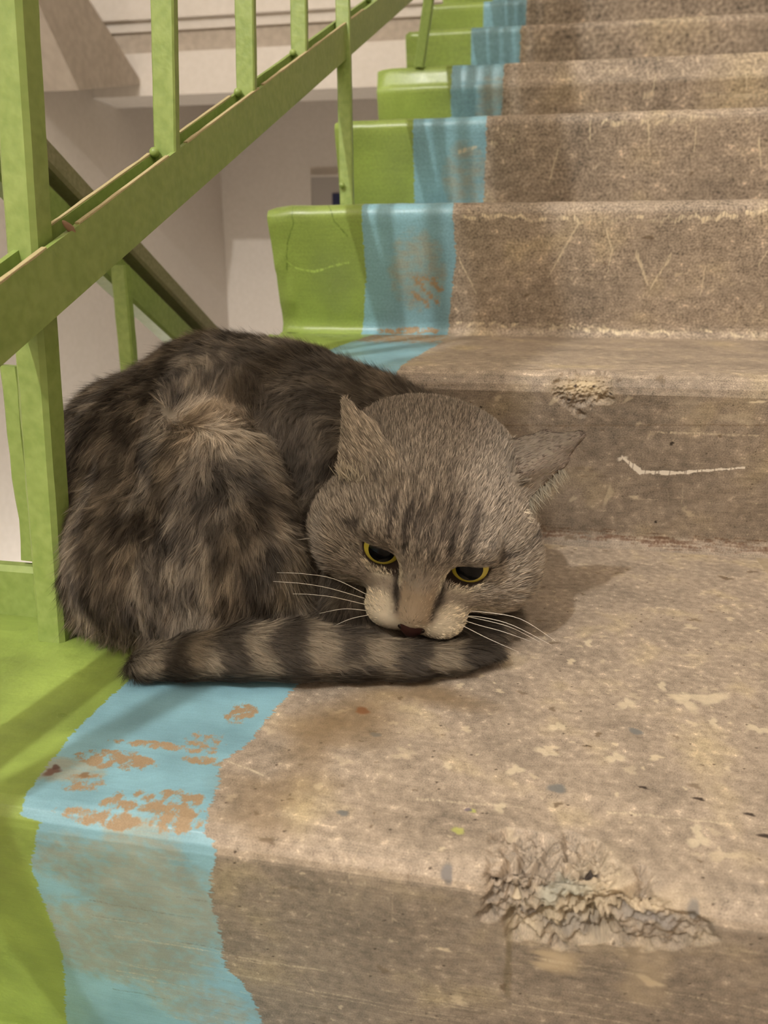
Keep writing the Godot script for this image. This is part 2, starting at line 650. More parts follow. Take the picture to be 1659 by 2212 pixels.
func random_marks(sk: StepSkin, k: int, s_nose: float, count: int, x_from: float) -> void:
	var r := RandomNumberGenerator.new()
	r.seed = 900 + k
	for n in count:
		var x := r.randf_range(x_from, sk.x1)
		var s := r.randf_range(0.004, sk.total)
		var size := 0.0007 + 0.0028 * pow(r.randf(), 4.0)
		var tone := Color8(206, 190, 162) if r.randf() < 0.72 else Color8(96, 80, 62)
		if s < s_nose and r.randf() < 0.6:
			# wiped streaks and short scratches on the risers
			var len := 0.003 + 0.022 * pow(r.randf(), 2.5)
			var dir := Vector2(len, r.randf_range(-0.0012, 0.0012)) if r.randf() < 0.72 else Vector2(r.randf_range(-0.004, 0.004), len * 0.8)
			sk.stroke(Vector2(x, s), Vector2(x, s) + dir, 0.0005, 0.0002, tone, r.randf_range(0.15, 0.45))
		else:
			sk.spot(x, s, size * r.randf_range(0.8, 1.8), size, tone, r.randf_range(0.3, 0.75), -1, 0, r.randf() * 6.0, 0.5)
	for n in count / 3:
		var x := r.randf_range(x_from, sk.x1)
		var s := r.randf_range(0.004, sk.total)
		sk.spot(x, s, 0.0007, 0.0005, Color8(52, 42, 34), 0.8, -1, -60, 0.0, 0.3)


func skin_material(sk: StepSkin) -> StandardMaterial3D:
	var m := mat(Color.WHITE, 1.0, 0.5)
	m.albedo_texture = ImageTexture.create_from_image(Image.create_from_data(sk.w, sk.h, false, Image.FORMAT_RGB8, sk.col))
	var d := ImageTexture.create_from_image(Image.create_from_data(sk.w, sk.h, false, Image.FORMAT_RGB8, sk.dat))
	m.roughness_texture = d
	m.roughness_texture_channel = BaseMaterial3D.TEXTURE_CHANNEL_GREEN
	m.heightmap_enabled = true
	m.heightmap_texture = d
	m.heightmap_scale = 0.05
	m.texture_repeat = false
	return m


func step_mesh(k: int, p: PackedVector2Array, s: PackedFloat32Array, x1: float, ds: float, dx: float, chips: Array) -> ArrayMesh:
	var total := s[s.size() - 1]
	var ss := PackedFloat32Array()
	var pp := PackedVector2Array()
	for j in range(1, p.size()):
		var n := maxi(1, int(ceil((s[j] - s[j - 1]) / ds)))
		for q in n:
			ss.append(lerpf(s[j - 1], s[j], float(q) / n))
			pp.append(p[j - 1].lerp(p[j], float(q) / n))
	ss.append(total)
	pp.append(p[p.size() - 1])
	# refine round the chips
	if chips.size():
		var s2 := PackedFloat32Array()
		var p2 := PackedVector2Array()
		for j in ss.size():
			s2.append(ss[j])
			p2.append(pp[j])
			if j + 1 < ss.size():
				for c in chips:
					if absf(ss[j] - c[1]) < c[3] * 1.3:
						for q in [0.25, 0.5, 0.75]:
							s2.append(lerpf(ss[j], ss[j + 1], q))
							p2.append(pp[j].lerp(pp[j + 1], q))
						break
		ss = s2
		pp = p2
	var xs := PackedFloat32Array()
	var x := LEFT
	while x < x1 - dx * 0.5:
		xs.append(x)
		var fine := false
		for c in chips:
			if absf(x - c[0]) < c[2] * 1.35:
				fine = true
		x += dx * 0.28 if fine else dx
	xs.append(x1)
	var nx := xs.size()
	var ns := ss.size()
	var v := PackedVector3Array()
	var nn := PackedVector3Array()
	var uv := PackedVector2Array()
	v.resize(nx * ns)
	nn.resize(nx * ns)
	uv.resize(nx * ns)
	for j in ns:
		var t2 := (pp[mini(j + 1, ns - 1)] - pp[maxi(j - 1, 0)]).normalized()
		var nor := Vector3(0, -t2.x, t2.y)
		for i in nx:
			var pos := Vector3(xs[i], pp[j].y, pp[j].x)
			var d := noise.get_noise_3dv(pos * 14.0) * 0.0010 + noise.get_noise_3dv(pos * 70.0) * 0.00035
			if k == 0 and i == 0:
				pos.x -= 0.06 * smoothstep(-0.16, -0.13, pos.z)
			if i < 3 and k != 0:
				d += noise.get_noise_3dv(pos * 40.0) * 0.004 - (0.004 if i == 0 else 0.001)
			for c in chips:
				var e := sqrt(pow((xs[i] - c[0]) / c[2], 2) + pow((ss[j] - c[1]) / c[3], 2)) + noise.get_noise_3dv(pos * 55.0) * 0.45
				if e < 1.0:
					var rag := noise.get_noise_3dv(pos * 130.0) * 0.75 + noise.get_noise_3dv(pos * 420.0) * 0.5
					d -= smoothstep(1.0, 0.78, e) * c[4] * clampf(0.55 + 0.75 * rag, 0.0, 1.5)
			v[j * nx + i] = pos + nor * d
			uv[j * nx + i] = Vector2((xs[i] - LEFT) / (x1 - LEFT), ss[j] / total)
	var idx := PackedInt32Array()
	for j in ns:
		for i in nx:
			var a := v[j * nx + mini(i + 1, nx - 1)] - v[j * nx + maxi(i - 1, 0)]
			var b := v[mini(j + 1, ns - 1) * nx + i] - v[maxi(j - 1, 0) * nx + i]
			nn[j * nx + i] = b.cross(a).normalized() * -1.0
			if i + 1 < nx and j + 1 < ns:
				var o := j * nx + i
				idx.append_array([o, o + 1, o + nx + 1, o, o + nx + 1, o + nx])
	var m := mesh_of(arrays(v, nn, idx, uv))
	# the plain run of the step out to the wall, and the painted end face
	var rest := Bag.new()
	for j in range(1, p.size()):
		var e := (p[j] - p[j - 1]).normalized()
		rest.quad(Vector3(x1, p[j - 1].y, p[j - 1].x), Vector3(x1, p[j].y, p[j].x), Vector3(RIGHT, p[j].y, p[j].x), Vector3(RIGHT, p[j - 1].y, p[j - 1].x), Vector3(0, -e.x, e.y))
	m.add_surface_from_arrays(Mesh.PRIMITIVE_TRIANGLES, arrays(rest.v, rest.n, rest.i))
	var side := Bag.new()
	side.v.append(Vector3(LEFT, STEP_H * (k - 1) - 0.05, -STEP_T * k - 0.19))
	side.n.append(Vector3.LEFT)
	for j in ns:
		side.v.append(v[j * nx])
		side.n.append(Vector3.LEFT)
		if j:
			side.i.append_array([0, j, j + 1])
	m.add_surface_from_arrays(Mesh.PRIMITIVE_TRIANGLES, arrays(side.v, side.n, side.i))
	return m


func edge(p: PackedVector2Array, s: PackedFloat32Array, pts: Array) -> PackedVector2Array:
	var out := PackedVector2Array()
	for q in pts:
		out.append(Vector2(s_of(p, s, q), q.x))
	var list := Array(out)
	list.sort_custom(func(a, b): return a.x < b.x)
	return PackedVector2Array(list)


func xs_at(p: PackedVector2Array, s: PackedFloat32Array, q: Vector3) -> Vector2:
	return Vector2(q.x, s_of(p, s, q))


func stairs() -> void:
	var root := base("staircase")
	tag(root, "worn concrete stairs with green and sky blue painted edges under the cat", "staircase", "", "structure")
	for k in range(-1, 8):
		var p := profile(k)
		var s := lengths(p)
		var x1: float = {-1: 0.3, 0: 0.17, 1: 0.24, 2: 0.36, 3: 0.5, 4: 0.65}.get(k, 0.8)
		var w: int = {-1: 300, 0: 1500, 1: 1150, 2: 1000, 3: 800, 4: 700}.get(k, 500)
		var ge := PackedVector2Array([Vector2(0, -0.172), Vector2(0.5, -0.175)])
		var be := PackedVector2Array([Vector2(0, -0.085), Vector2(0.5, -0.088)])
		var wear := []
		var fade := []
		var chips := []
		var at := func(q: Vector3): return xs_at(p, s, q)
		if k == 0:
			ge = edge(p, s, [Vector3(-0.1891, 0.0000, -0.0805), Vector3(-0.1906, 0.0000, -0.0559), Vector3(-0.1904, 0.0000, -0.0317), Vector3(-0.1877, 0.0000, -0.0090), Vector3(-0.1846, 0.0000, 0.0086), Vector3(-0.1828, 0.0000, 0.0215), Vector3(-0.1748, 0.0000, 0.0286), Vector3(-0.1853, -0.0327, 0.0116), Vector3(-0.1864, -0.0564, 0.0061), Vector3(-0.1875, -0.0909, -0.0018), Vector3(-0.1915, -0.1105, -0.0063), Vector3(-0.2006, -0.1452, -0.0143)])
			be = edge(p, s, [Vector3(-0.0950, 0.0000, -0.1493), Vector3(-0.1055, 0.0000, -0.0945), Vector3(-0.1094, 0.0000, -0.0636), Vector3(-0.1107, 0.0000, -0.0472), Vector3(-0.1135, 0.0000, -0.0360), Vector3(-0.1180, -0.0000, -0.0290), Vector3(-0.1127, 0.0000, -0.0112), Vector3(-0.1104, -0.0000, 0.0048), Vector3(-0.1090, 0.0000, 0.0154), Vector3(-0.1030, 0.0000, 0.0262), Vector3(-0.1094, -0.0342, 0.0112), Vector3(-0.1088, -0.0596, 0.0054), Vector3(-0.1104, -0.0804, 0.0006), Vector3(-0.1037, -0.0900, -0.0016), Vector3(-0.0997, -0.1067, -0.0054), Vector3(-0.0988, -0.1161, -0.0076)])
			for e in [[Vector3(-0.1471, 0.0000, -0.0329), 0.026, 0.003, 1.0], [Vector3(-0.1620, 0.0000, -0.0205), 0.02, 0.007, 0.75], [Vector3(-0.1553, 0.0000, -0.0218), 0.012, 0.006, 1.0], [Vector3(-0.1257, 0.0000, -0.0275), 0.012, 0.0035, 1.0], [Vector3(-0.1234, 0.0000, -0.0649), 0.008, 0.010, 0.85], [Vector3(-0.1302, 0.0000, -0.0405), 0.011, 0.008, 0.75], [Vector3(-0.1226, 0.0000, 0.0077), 0.013, 0.008, 1.0], [Vector3(-0.1241, 0.0000, -0.0017), 0.012, 0.006, 0.75], [Vector3(-0.1450, 0.0000, 0.0134), 0.013, 0.004, 1.0], [Vector3(-0.1585, 0.0000, 0.0146), 0.014, 0.0035, 0.8], [Vector3(-0.1490, 0.0000, 0.0046), 0.006, 0.006, 0.7], [Vector3(-0.1667, 0.0000, -0.0037), 0.010, 0.007, 0.75], [Vector3(-0.1393, 0.0000, 0.0027), 0.014, 0.007, 0.6]]:
				var c: Vector2 = at.call(e[0])
				wear.append([c.x, c.y, e[1], e[2], e[3]])
			for e in [[Vector3(-0.1343, -0.0442, 0.0089), 0.036, 0.040, 0.8], [Vector3(-0.1580, -0.0776, 0.0013), 0.05, 0.035, 0.75], [Vector3(-0.1600, -0.0273, 0.0128), 0.03, 0.02, 0.55], [Vector3(-0.1337, -0.0138, 0.0159), 0.02, 0.018, 0.65], [Vector3(-0.1811, 0.0000, -0.0102), 0.022, 0.009, 0.9], [Vector3(-0.1266, -0.1131, -0.0069), 0.03, 0.02, 0.6]]:
				var c: Vector2 = at.call(e[0])
				fade.append([c.x, c.y, e[1], e[2], e[3]])
			var c1: Vector2 = at.call(Vector3(0.0225, 0.0000, 0.0253))
			chips.append([c1.x - 0.002, c1.y, 0.029, 0.026, 0.0075])
			var c2: Vector2 = at.call(Vector3(0.0437, -0.0149, 0.0157))
			chips.append([c2.x, c2.y, 0.026, 0.014, 0.005])
			var c3: Vector2 = at.call(Vector3(0.0077, 0.0000, 0.0160))
			chips.append([c3.x, c3.y, 0.010, 0.012, 0.006])
		elif k == 1:
			be = PackedVector2Array([Vector2(0, -0.095), Vector2(0.2, -0.09), Vector2(0.5, -0.085)])
			for e in [[-0.13, 0.44, 0.09, 0.10, 1.0], [-0.08, 0.40, 0.05, 0.06, 0.8]]:
				wear.append(e)
			var c1: Vector2 = at.call(Vector3(0.0375, 0.1350, -0.2093))
			chips.append([c1.x, c1.y, 0.022, 0.020, 0.004])
		elif k == 2:
			ge = edge(p, s, [Vector3(-0.1896, 0.1273, -0.6480), Vector3(-0.1810, 0.1959, -0.6212), Vector3(-0.1807, 0.2700, -0.6373)])
			be = edge(p, s, [Vector3(-0.0920, 0.1359, -0.6447), Vector3(-0.0880, 0.1771, -0.6285), Vector3(-0.0827, 0.2148, -0.6138), Vector3(-0.0849, 0.2416, -0.6033), Vector3(-0.0890, 0.2700, -0.6666)])
			for e in [[-0.135, 0.006, 0.045, 0.006, 0.9], [-0.115, 0.055, 0.02, 0.025, 0.5]]:
				wear.append(e)
			fade.append([-0.125, 0.075, 0.035, 0.05, 0.65])
		elif k == 3:
			ge = edge(p, s, [Vector3(-0.1757, 0.3042, -0.9316), Vector3(-0.1734, 0.4050, -0.9276)])
			be = edge(p, s, [Vector3(-0.0772, 0.3030, -0.9321), Vector3(-0.0751, 0.3593, -0.9101), Vector3(-0.0756, 0.4050, -0.9276)])
			fade.append([-0.105, 0.07, 0.035, 0.05, 0.55])
		elif k == 4:
			ge = PackedVector2Array([Vector2(0, -0.158), Vector2(0.5, -0.152)])
			be = PackedVector2Array([Vector2(0, -0.072), Vector2(0.5, -0.066)])
			fade.append([-0.09, 0.08, 0.03, 0.06, 0.6])
		else:
			ge = PackedVector2Array([Vector2(0, -0.152), Vector2(0.5, -0.15)])
			be = PackedVector2Array([Vector2(0, -0.055), Vector2(0.5, -0.052)])
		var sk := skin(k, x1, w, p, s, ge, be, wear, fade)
		random_marks(sk, k, s[4], {-1: 20, 0: 620, 1: 520, 2: 520, 3: 460, 4: 380}.get(k, 220), along(be, 0.1) + 0.004)
		marks(k, sk, p, s)
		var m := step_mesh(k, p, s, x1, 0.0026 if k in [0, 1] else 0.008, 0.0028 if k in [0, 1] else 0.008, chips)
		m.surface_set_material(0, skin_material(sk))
		m.surface_set_material(1, M.concrete)
		m.surface_set_material(2, M.green)
		put("step", m, null, root)
	put("soffit", done(prism(PackedVector2Array([Vector2(0.3, -0.36), Vector2(0.3, -0.5), Vector2(-2.42, 0.76), Vector2(-2.42, 0.88)]), LEFT + 0.02, RIGHT)), M.plaster, root)


func marks(k: int, sk: StepSkin, p: PackedVector2Array, s: PackedFloat32Array) -> void:
	var at := func(q: Vector3): return xs_at(p, s, q)
	var cream := Color8(214, 200, 172)
	var slate := Color8(112, 112, 110)
	if k == 0:
		for e in [[Vector3(0.0202, 0.0000, -0.0366), 0.0052, 0.003, slate], [Vector3(0.0560, 0.0000, -0.0838), 0.0036, 0.003, slate], [Vector3(-0.0582, 0.0000, -0.0593), 0.0032, 0.0022, slate], [Vector3(-0.0601, 0.0000, -0.0058), 0.0026, 0.0022, slate], [Vector3(0.0635, 0.0000, 0.0222), 0.0022, 0.006, Color8(98, 96, 96)], [Vector3(-0.0183, 0.0000, 0.0199), 0.0022, 0.005, Color8(110, 106, 104)], [Vector3(-0.0681, 0.0000, -0.0777), 0.0042, 0.0035, Color8(134, 78, 50)], [Vector3(-0.0162, 0.0000, -0.0051), 0.0026, 0.0028, Color8(176, 178, 104)], [Vector3(-0.0121, 0.0000, -0.0175), 0.0018, 0.0016, Color8(172, 176, 100)], [Vector3(-0.0135, 0.0000, -0.0178), 0.0016, 0.0015, Color8(110, 100, 110)]]:
			var c: Vector2 = at.call(e[0])
			sk.spot(c.x, c.y, e[1], e[2], e[3], 0.9, 150, 6, e[1] * 900.0, 0.2)
		for e in [[Vector3(0.0036, 0.0000, -0.0455), 0.0038, 0.0036], [Vector3(-0.0243, 0.0000, -0.0423), 0.0024, 0.0022], [Vector3(-0.0017, 0.0000, -0.0212), 0.003, 0.003], [Vector3(0.0700, 0.0000, -0.0155), 0.004, 0.004], [Vector3(0.0704, 0.0000, -0.0218), 0.003, 0.003], [Vector3(0.0218, 0.0000, -0.0813), 0.004, 0.004], [Vector3(0.0550, 0.0000, -0.1081), 0.004, 0.006], [Vector3(0.0827, 0.0000, -0.1156), 0.006, 0.008], [Vector3(0.0941, 0.0000, -0.1200), 0.008, 0.008], [Vector3(0.0452, 0.0000, -0.0614), 0.004, 0.004], [Vector3(0.0164, 0.0000, -0.0602), 0.005, 0.003], [Vector3(0.0741, 0.0000, -0.1297), 0.003, 0.004], [Vector3(0.0919, 0.0000, -0.0988), 0.003, 0.003], [Vector3(0.1113, -0.0000, -0.0968), 0.005, 0.004], [Vector3(0.0406, 0.0000, -0.1701), 0.003, 0.004]]:
			var c: Vector2 = at.call(e[0])
			sk.spot(c.x, c.y, e[1], e[2], cream, 0.62, 160, 6, e[1] * 1700.0, 0.5)
		for e in [[Vector3(-0.1838, 0.0000, -0.0084), 0.0038, 0.0030, Color8(104, 74, 64)], [Vector3(-0.1839, 0.0000, -0.0113), 0.0022, 0.0018, Color8(86, 62, 56)], [Vector3(-0.1694, 0.0000, -0.0087), 0.0028, 0.0020, Color8(124, 98, 72)]]:
			var c: Vector2 = at.call(e[0])
			sk.spot(c.x, c.y, e[1], e[2], e[3], 0.85, 180, 30, e[1] * 1500.0, 0.3)
		sk.stroke(at.call(Vector3(-0.0339, 0.0000, -0.0200)), at.call(Vector3(0.0071, 0.0000, -0.0234)), 0.0006, 0.0004, cream, 0.5)
		sk.stroke(at.call(Vector3(0.0385, 0.0000, -0.0268)), at.call(Vector3(0.0846, 0.0000, -0.0277)), 0.0005, 0.0004, cream, 0.6)
		sk.stroke(at.call(Vector3(-0.1161, 0.0000, -0.0294)), at.call(Vector3(-0.0974, 0.0000, -0.0227)), 0.0003, 0.0003, cream, 0.6)
		# brown damp stain by the tail
		for e in [[Vector3(-0.0716, 0.0000, -0.0709), 0.036, 0.026, 0.55], [Vector3(-0.0386, 0.0000, -0.0985), 0.030, 0.018, 0.5], [Vector3(-0.0834, 0.0000, -0.0496), 0.022, 0.022, 0.4], [Vector3(-0.0892, 0.0000, -0.0157), 0.026, 0.016, 0.3], [Vector3(-0.0908, 0.0000, 0.0015), 0.02, 0.014, 0.3]]:
			var c: Vector2 = at.call(e[0])
			sk.spot(c.x, c.y, e[1], e[2], Color8(104, 82, 52), e[3], -1, 0, e[1] * 500.0, 0.3)
		# the crumbled nose shows paler mortar and grey stone
		for e in [[Vector3(0.0270, -0.0139, 0.0159), 0.026, 0.024, Color8(188, 172, 142), 0.55], [Vector3(0.0220, 0.0000, 0.0194), 0.009, 0.008, Color8(150, 150, 138), 0.7], [Vector3(0.0465, 0.0000, 0.0283), 0.02, 0.014, Color8(186, 168, 138), 0.4], [Vector3(0.0263, -0.0244, 0.0135), 0.010, 0.005, Color8(118, 114, 112), 0.45], [Vector3(0.0509, -0.0131, 0.0161), 0.010, 0.004, Color8(116, 112, 112), 0.5], [Vector3(0.0111, -0.0204, 0.0144), 0.004, 0.003, Color8(104, 98, 96), 0.6]]:
			var c: Vector2 = at.call(e[0])
			sk.spot(c.x, c.y, e[1], e[2], e[3], e[4], 200, 0, e[1] * 700.0, 0.45)
		var hole: Vector2 = at.call(Vector3(0.0304, 0.0000, 0.0050))
		sk.spot(hole.x, hole.y, 0.0032, 0.0028, Color8(40, 30, 24), 0.95, -1, -120, 1.0, 0.3)
		for e in [[Vector3(0.0956, 0.0000, -0.0234), 0.003], [Vector3(0.0919, 0.0000, -0.0344), 0.0018], [Vector3(0.0747, 0.0000, -0.0402), 0.002], [Vector3(0.0543, 0.0000, -0.0435), 0.0016]]:
			var c: Vector2 = at.call(e[0])
			sk.spot(c.x, c.y, e[1], e[1] * 0.7, Color8(48, 38, 32), 0.9, -1, -90, 2.0, 0.4)
		# drip runs on the riser
		for e in [[Vector3(0.0040, -0.0195, 0.0146), Vector3(0.0052, -0.0670, 0.0037), 0.0016, Color8(96, 84, 58), 0.55], [Vector3(0.0217, -0.0363, 0.0108), Vector3(0.0217, -0.0475, 0.0082), 0.009, Color8(182, 164, 136), 0.5], [Vector3(0.0511, -0.0258, 0.0132), Vector3(0.0537, -0.0585, 0.0056), 0.010, Color8(178, 160, 132), 0.45]]:
			var a: Vector2 = at.call(e[0])
			var b: Vector2 = at.call(e[1])
			for n in 26:
				var t := n / 25.0
				sk.spot(lerpf(a.x, b.x, t), lerpf(a.y, b.y, t), e[2], 0.003, e[3], e[4] * 0.35, -1, 0, n * 0.4, 0.3)
		var cr := RandomNumberGenerator.new()
		cr.seed = 77
		# long wiping streaks across the riser, over paint and concrete alike
		for n in 150:
			var c := Vector2(cr.randf_range(-0.17, 0.12), cr.randf_range(0.01, 0.14))
			var lone := cr.randf_range(0.012, 0.06)
			sk.stroke(c, c + Vector2(lone, lone * -0.02), 0.0003, 0.0002, cream if cr.randf() < 0.6 else Color8(92, 86, 70), cr.randf_range(0.15, 0.4))
		for n in 34:
			var c: Vector2 = at.call(Vector3(-0.0631, -0.0275, 0.0128)) + Vector2(cr.randf_range(-0.03, 0.045), cr.randf_range(-0.02, 0.02))
			sk.stroke(c, c + Vector2(cr.randf_range(-0.003, 0.004), cr.randf_range(-0.003, 0.003)), 0.0004, 0.0002, cream, 0.4)
	elif k == 1:
		var a: Vector2 = at.call(Vector3(0.0679, 0.0727, -0.3166))
		var b: Vector2 = at.call(Vector3(0.0819, 0.0620, -0.3207))
		var c: Vector2 = at.call(Vector3(0.1053, 0.0625, -0.3205))
		var d: Vector2 = at.call(Vector3(0.1502, 0.0698, -0.3177))
		var white := Color8(236, 228, 214)
		sk.spot(a.x, a.y, 0.003, 0.0028, white, 0.8, -1, 20, 1.0, 0.6)
		sk.stroke(a, b, 0.0012, 0.0018, white, 0.95, 20)
		sk.stroke(b, c, 0.0018, 0.0013, white, 0.95, 20)
		sk.stroke(c, d, 0.0013, 0.0004, white, 0.9, 20)
		# the broken patch at the nose
		for e in [[Vector3(0.0379, 0.1350, -0.2152), 0.021, 0.019, Color8(186, 168, 136), 0.7], [Vector3(0.0366, 0.1350, -0.2743), 0.010, 0.006, Color8(196, 180, 150), 0.6]]:
			var q: Vector2 = at.call(e[0])
			sk.spot(q.x, q.y, e[1], e[2], e[3], e[4], 205, -10, 1.7, 0.35)
		for e in [[Vector3(0.0308, 0.1350, -0.2730), 0.0016], [Vector3(0.0429, 0.1350, -0.2367), 0.0014], [Vector3(0.0543, 0.1195, -0.2982), 0.0012], [Vector3(0.0271, 0.1136, -0.3005), 0.0012], [Vector3(0.0990, 0.0853, -0.3116), 0.0018], [Vector3(0.0984, 0.0211, -0.3367), 0.0014], [Vector3(-0.0321, 0.1074, -0.3030), 0.001]]:
			var q: Vector2 = at.call(e[0])
			sk.spot(q.x, q.y, e[1], e[1] * 0.8, Color8(44, 34, 28), 0.9, -1, -110, e[1] * 3000.0, 0.4)
		for e in [[Vector3(0.0621, 0.0420, -0.3286), 0.003, 0.010, 0.45], [Vector3(0.0371, 0.0372, -0.3304), 0.003, 0.003, 0.5], [Vector3(0.0801, 0.0412, -0.3289), 0.005, 0.0015, 0.6], [Vector3(0.0170, 0.1133, -0.3007), 0.003, 0.003, 0.5], [Vector3(0.0660, 0.1166, -0.2994), 0.003, 0.003, 0.5], [Vector3(0.1386, 0.1055, -0.3037), 0.010, 0.007, 0.3], [Vector3(0.1058, 0.1108, -0.3016), 0.02, 0.012, 0.22], [Vector3(0.1473, 0.1172, -0.2992), 0.006, 0.0012, 0.9]]:
			var q: Vector2 = at.call(e[0])
			sk.spot(q.x, q.y, e[1], e[2], cream, e[3], 170, 4, e[1] * 2100.0, 0.45)
		sk.stroke(at.call(Vector3(0.0819, 0.0933, -0.3085)), at.call(Vector3(0.1558, 0.0935, -0.3084)), 0.0005, 0.0005, cream, 0.6)
		sk.stroke(at.call(Vector3(-0.0248, 0.0937, -0.3083)), at.call(Vector3(0.1565, 0.1012, -0.3054)), 0.0003, 0.0003, Color8(110, 92, 72), 0.6)
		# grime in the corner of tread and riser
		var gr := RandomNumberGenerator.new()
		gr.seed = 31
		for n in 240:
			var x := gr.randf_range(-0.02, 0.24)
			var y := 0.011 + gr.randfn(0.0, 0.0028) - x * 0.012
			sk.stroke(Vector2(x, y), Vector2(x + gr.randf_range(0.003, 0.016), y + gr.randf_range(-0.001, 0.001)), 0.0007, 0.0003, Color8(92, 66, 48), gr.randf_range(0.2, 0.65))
	elif k == 2:
		var cr := cream
		for e in [[Vector3(0.0394, 0.2472, -0.6011), Vector3(0.0137, 0.1966, -0.6209), 0.0016], [Vector3(0.0666, 0.2428, -0.6028), Vector3(0.0746, 0.2213, -0.6112), 0.0022], [Vector3(0.0746, 0.2213, -0.6112), Vector3(0.0729, 0.2013, -0.6190), 0.0026], [Vector3(0.0986, 0.2191, -0.6121), Vector3(0.1141, 0.1902, -0.6234), 0.0028], [Vector3(0.1322, 0.2169, -0.6130), Vector3(0.1171, 0.1856, -0.6252), 0.003], [Vector3(0.1671, 0.2060, -0.6172), Vector3(0.1679, 0.1791, -0.6277), 0.001], [Vector3(-0.0803, 0.2148, -0.6138), Vector3(-0.0605, 0.1773, -0.6284), 0.0012], [Vector3(0.2164, 0.2082, -0.6163), Vector3(0.2214, 0.2210, -0.6113), 0.002]]:
			sk.stroke(at.call(e[0]), at.call(e[1]), e[2], e[2] * 0.6, cr, 0.8)
		wavy(sk, at.call(Vector3(-0.0754, 0.2545, -0.5982)), at.call(Vector3(0.0076, 0.2504, -0.5998)), 0.0014, cr, 1.0)
		wavy(sk, at.call(Vector3(0.0166, 0.2516, -0.5994)), at.call(Vector3(0.1008, 0.2496, -0.6001)), 0.0018, cr, 1.0)
		wavy(sk, at.call(Vector3(0.1053, 0.2488, -0.6005)), at.call(Vector3(0.2127, 0.2567, -0.5974)), 0.0024, cr, 1.0)
		wavy(sk, at.call(Vector3(-0.0831, 0.1473, -0.6402)), at.call(Vector3(0.2407, 0.1415, -0.6425)), 0.0014, cr, 1.0)
		wavy(sk, at.call(Vector3(0.0003, 0.1425, -0.6421)), at.call(Vector3(0.1213, 0.1424, -0.6421)), 0.0018, cr, 1.0)
		# crack lines in the green paint
		var dk := Color8(70, 92, 30)
		var c0 := [Vector3(-0.2706, 0.2029, -0.6184), Vector3(-0.2659, 0.2290, -0.6082), Vector3(-0.2555, 0.2494, -0.6002), Vector3(-0.2668, 0.2700, -0.7509), Vector3(-0.2109, 0.2513, -0.5995), Vector3(-0.1985, 0.2369, -0.6051)]
		for n in c0.size() - 1:
			sk.stroke(at.call(c0[n]), at.call(c0[n + 1]), 0.0005, 0.0005, dk, 0.75, -30)
		var c4 := [Vector3(-0.2694, 0.2101, -0.6156), Vector3(-0.2582, 0.2039, -0.6181), Vector3(-0.2398, 0.2005, -0.6194), Vector3(-0.2187, 0.2063, -0.6171), Vector3(-0.1992, 0.2101, -0.6156)]
		for n in c4.size() - 1:
			sk.stroke(at.call(c4[n]), at.call(c4[n + 1]), 0.0008, 0.0008, Color8(176, 204, 104), 0.8, 50)
	elif k == 3:
		for e in [[Vector3(0.0200, 0.3599, -0.9098), Vector3(0.0108, 0.3189, -0.9259), 0.003], [Vector3(0.1310, 0.3883, -0.8987), Vector3(0.1357, 0.3652, -0.9078), 0.003], [Vector3(0.0587, 0.3903, -0.8979), Vector3(0.0609, 0.3695, -0.9060), 0.002], [Vector3(0.2694, 0.3672, -0.9070), Vector3(0.2796, 0.3361, -0.9191), 0.003], [Vector3(0.1909, 0.3842, -0.9003), Vector3(0.1939, 0.3535, -0.9123), 0.003], [Vector3(-0.1127, 0.3601, -0.9098), Vector3(-0.0877, 0.3660, -0.9074), 0.002], [Vector3(-0.0445, 0.3715, -0.9053), Vector3(-0.0325, 0.3744, -0.9042), 0.002], [Vector3(-0.0691, 0.3694, -0.9061), Vector3(-0.0598, 0.3692, -0.9062), 0.002]]:
			sk.stroke(at.call(e[0]), at.call(e[1]), e[2], e[2] * 0.5, cream, 0.75)
		wavy(sk, at.call(Vector3(0.0673, 0.3915, -0.8974)), at.call(Vector3(0.2204, 0.3894, -0.8983)), 0.0022, cream, 0.9)
	elif k == 4:
		for e in [[Vector3(0.1704, 0.5080, -1.2047), Vector3(0.1692, 0.4834, -1.2143), 0.003], [Vector3(0.1564, 0.4825, -1.2147), Vector3(0.1721, 0.4833, -1.2144), 0.004], [Vector3(0.2747, 0.4782, -1.2164), Vector3(0.3338, 0.4782, -1.2164), 0.003], [Vector3(0.2495, 0.4809, -1.2153), Vector3(0.2691, 0.4815, -1.2151), 0.003], [Vector3(0.3064, 0.5075, -1.2049), Vector3(0.3129, 0.4850, -1.2137), 0.002]]:
			sk.stroke(at.call(e[0]), at.call(e[1]), e[2], e[2] * 0.7, cream, 0.7)
		wavy(sk, at.call(Vector3(0.0864, 0.5201, -1.1999)), at.call(Vector3(0.1113, 0.5223, -1.1991)), 0.003, cream, 0.6)
	elif k >= 5:
		sk.stroke(Vector2(0.02, 0.05), Vector2(0.05, 0.10), 0.003, 0.002, cream, 0.4)
		sk.stroke(Vector2(0.42, 0.05), Vector2(0.5, 0.11), 0.003, 0.002, cream, 0.4)


func wavy(sk: StepSkin, a: Vector2, b: Vector2, r: float, c: Color, alpha: float) -> void:
	var n := maxi(6, int(a.distance_to(b) / 0.006))
	var last := a
	for k in range(1, n + 1):
		var u := int(a.x * 8000.0 + a.y * 5000.0) + k * 11
		var q := a.lerp(b, float(k) / n) + Vector2(0, (sk.mid_at(u, 17) - 128) * 0.00005 + (sk.mid_at(u * 3, 77) - 128) * 0.00002)
		sk.stroke(last, q, r * (0.6 + 0.5 * absf(sin(k * 2.7))), r * 0.7, c, alpha * clampf((sk.mid_at(u * 2, 140) - 70) * 0.011, 0.0, 1.0))
		last = q


# ---------------------------------------------------------------- railings

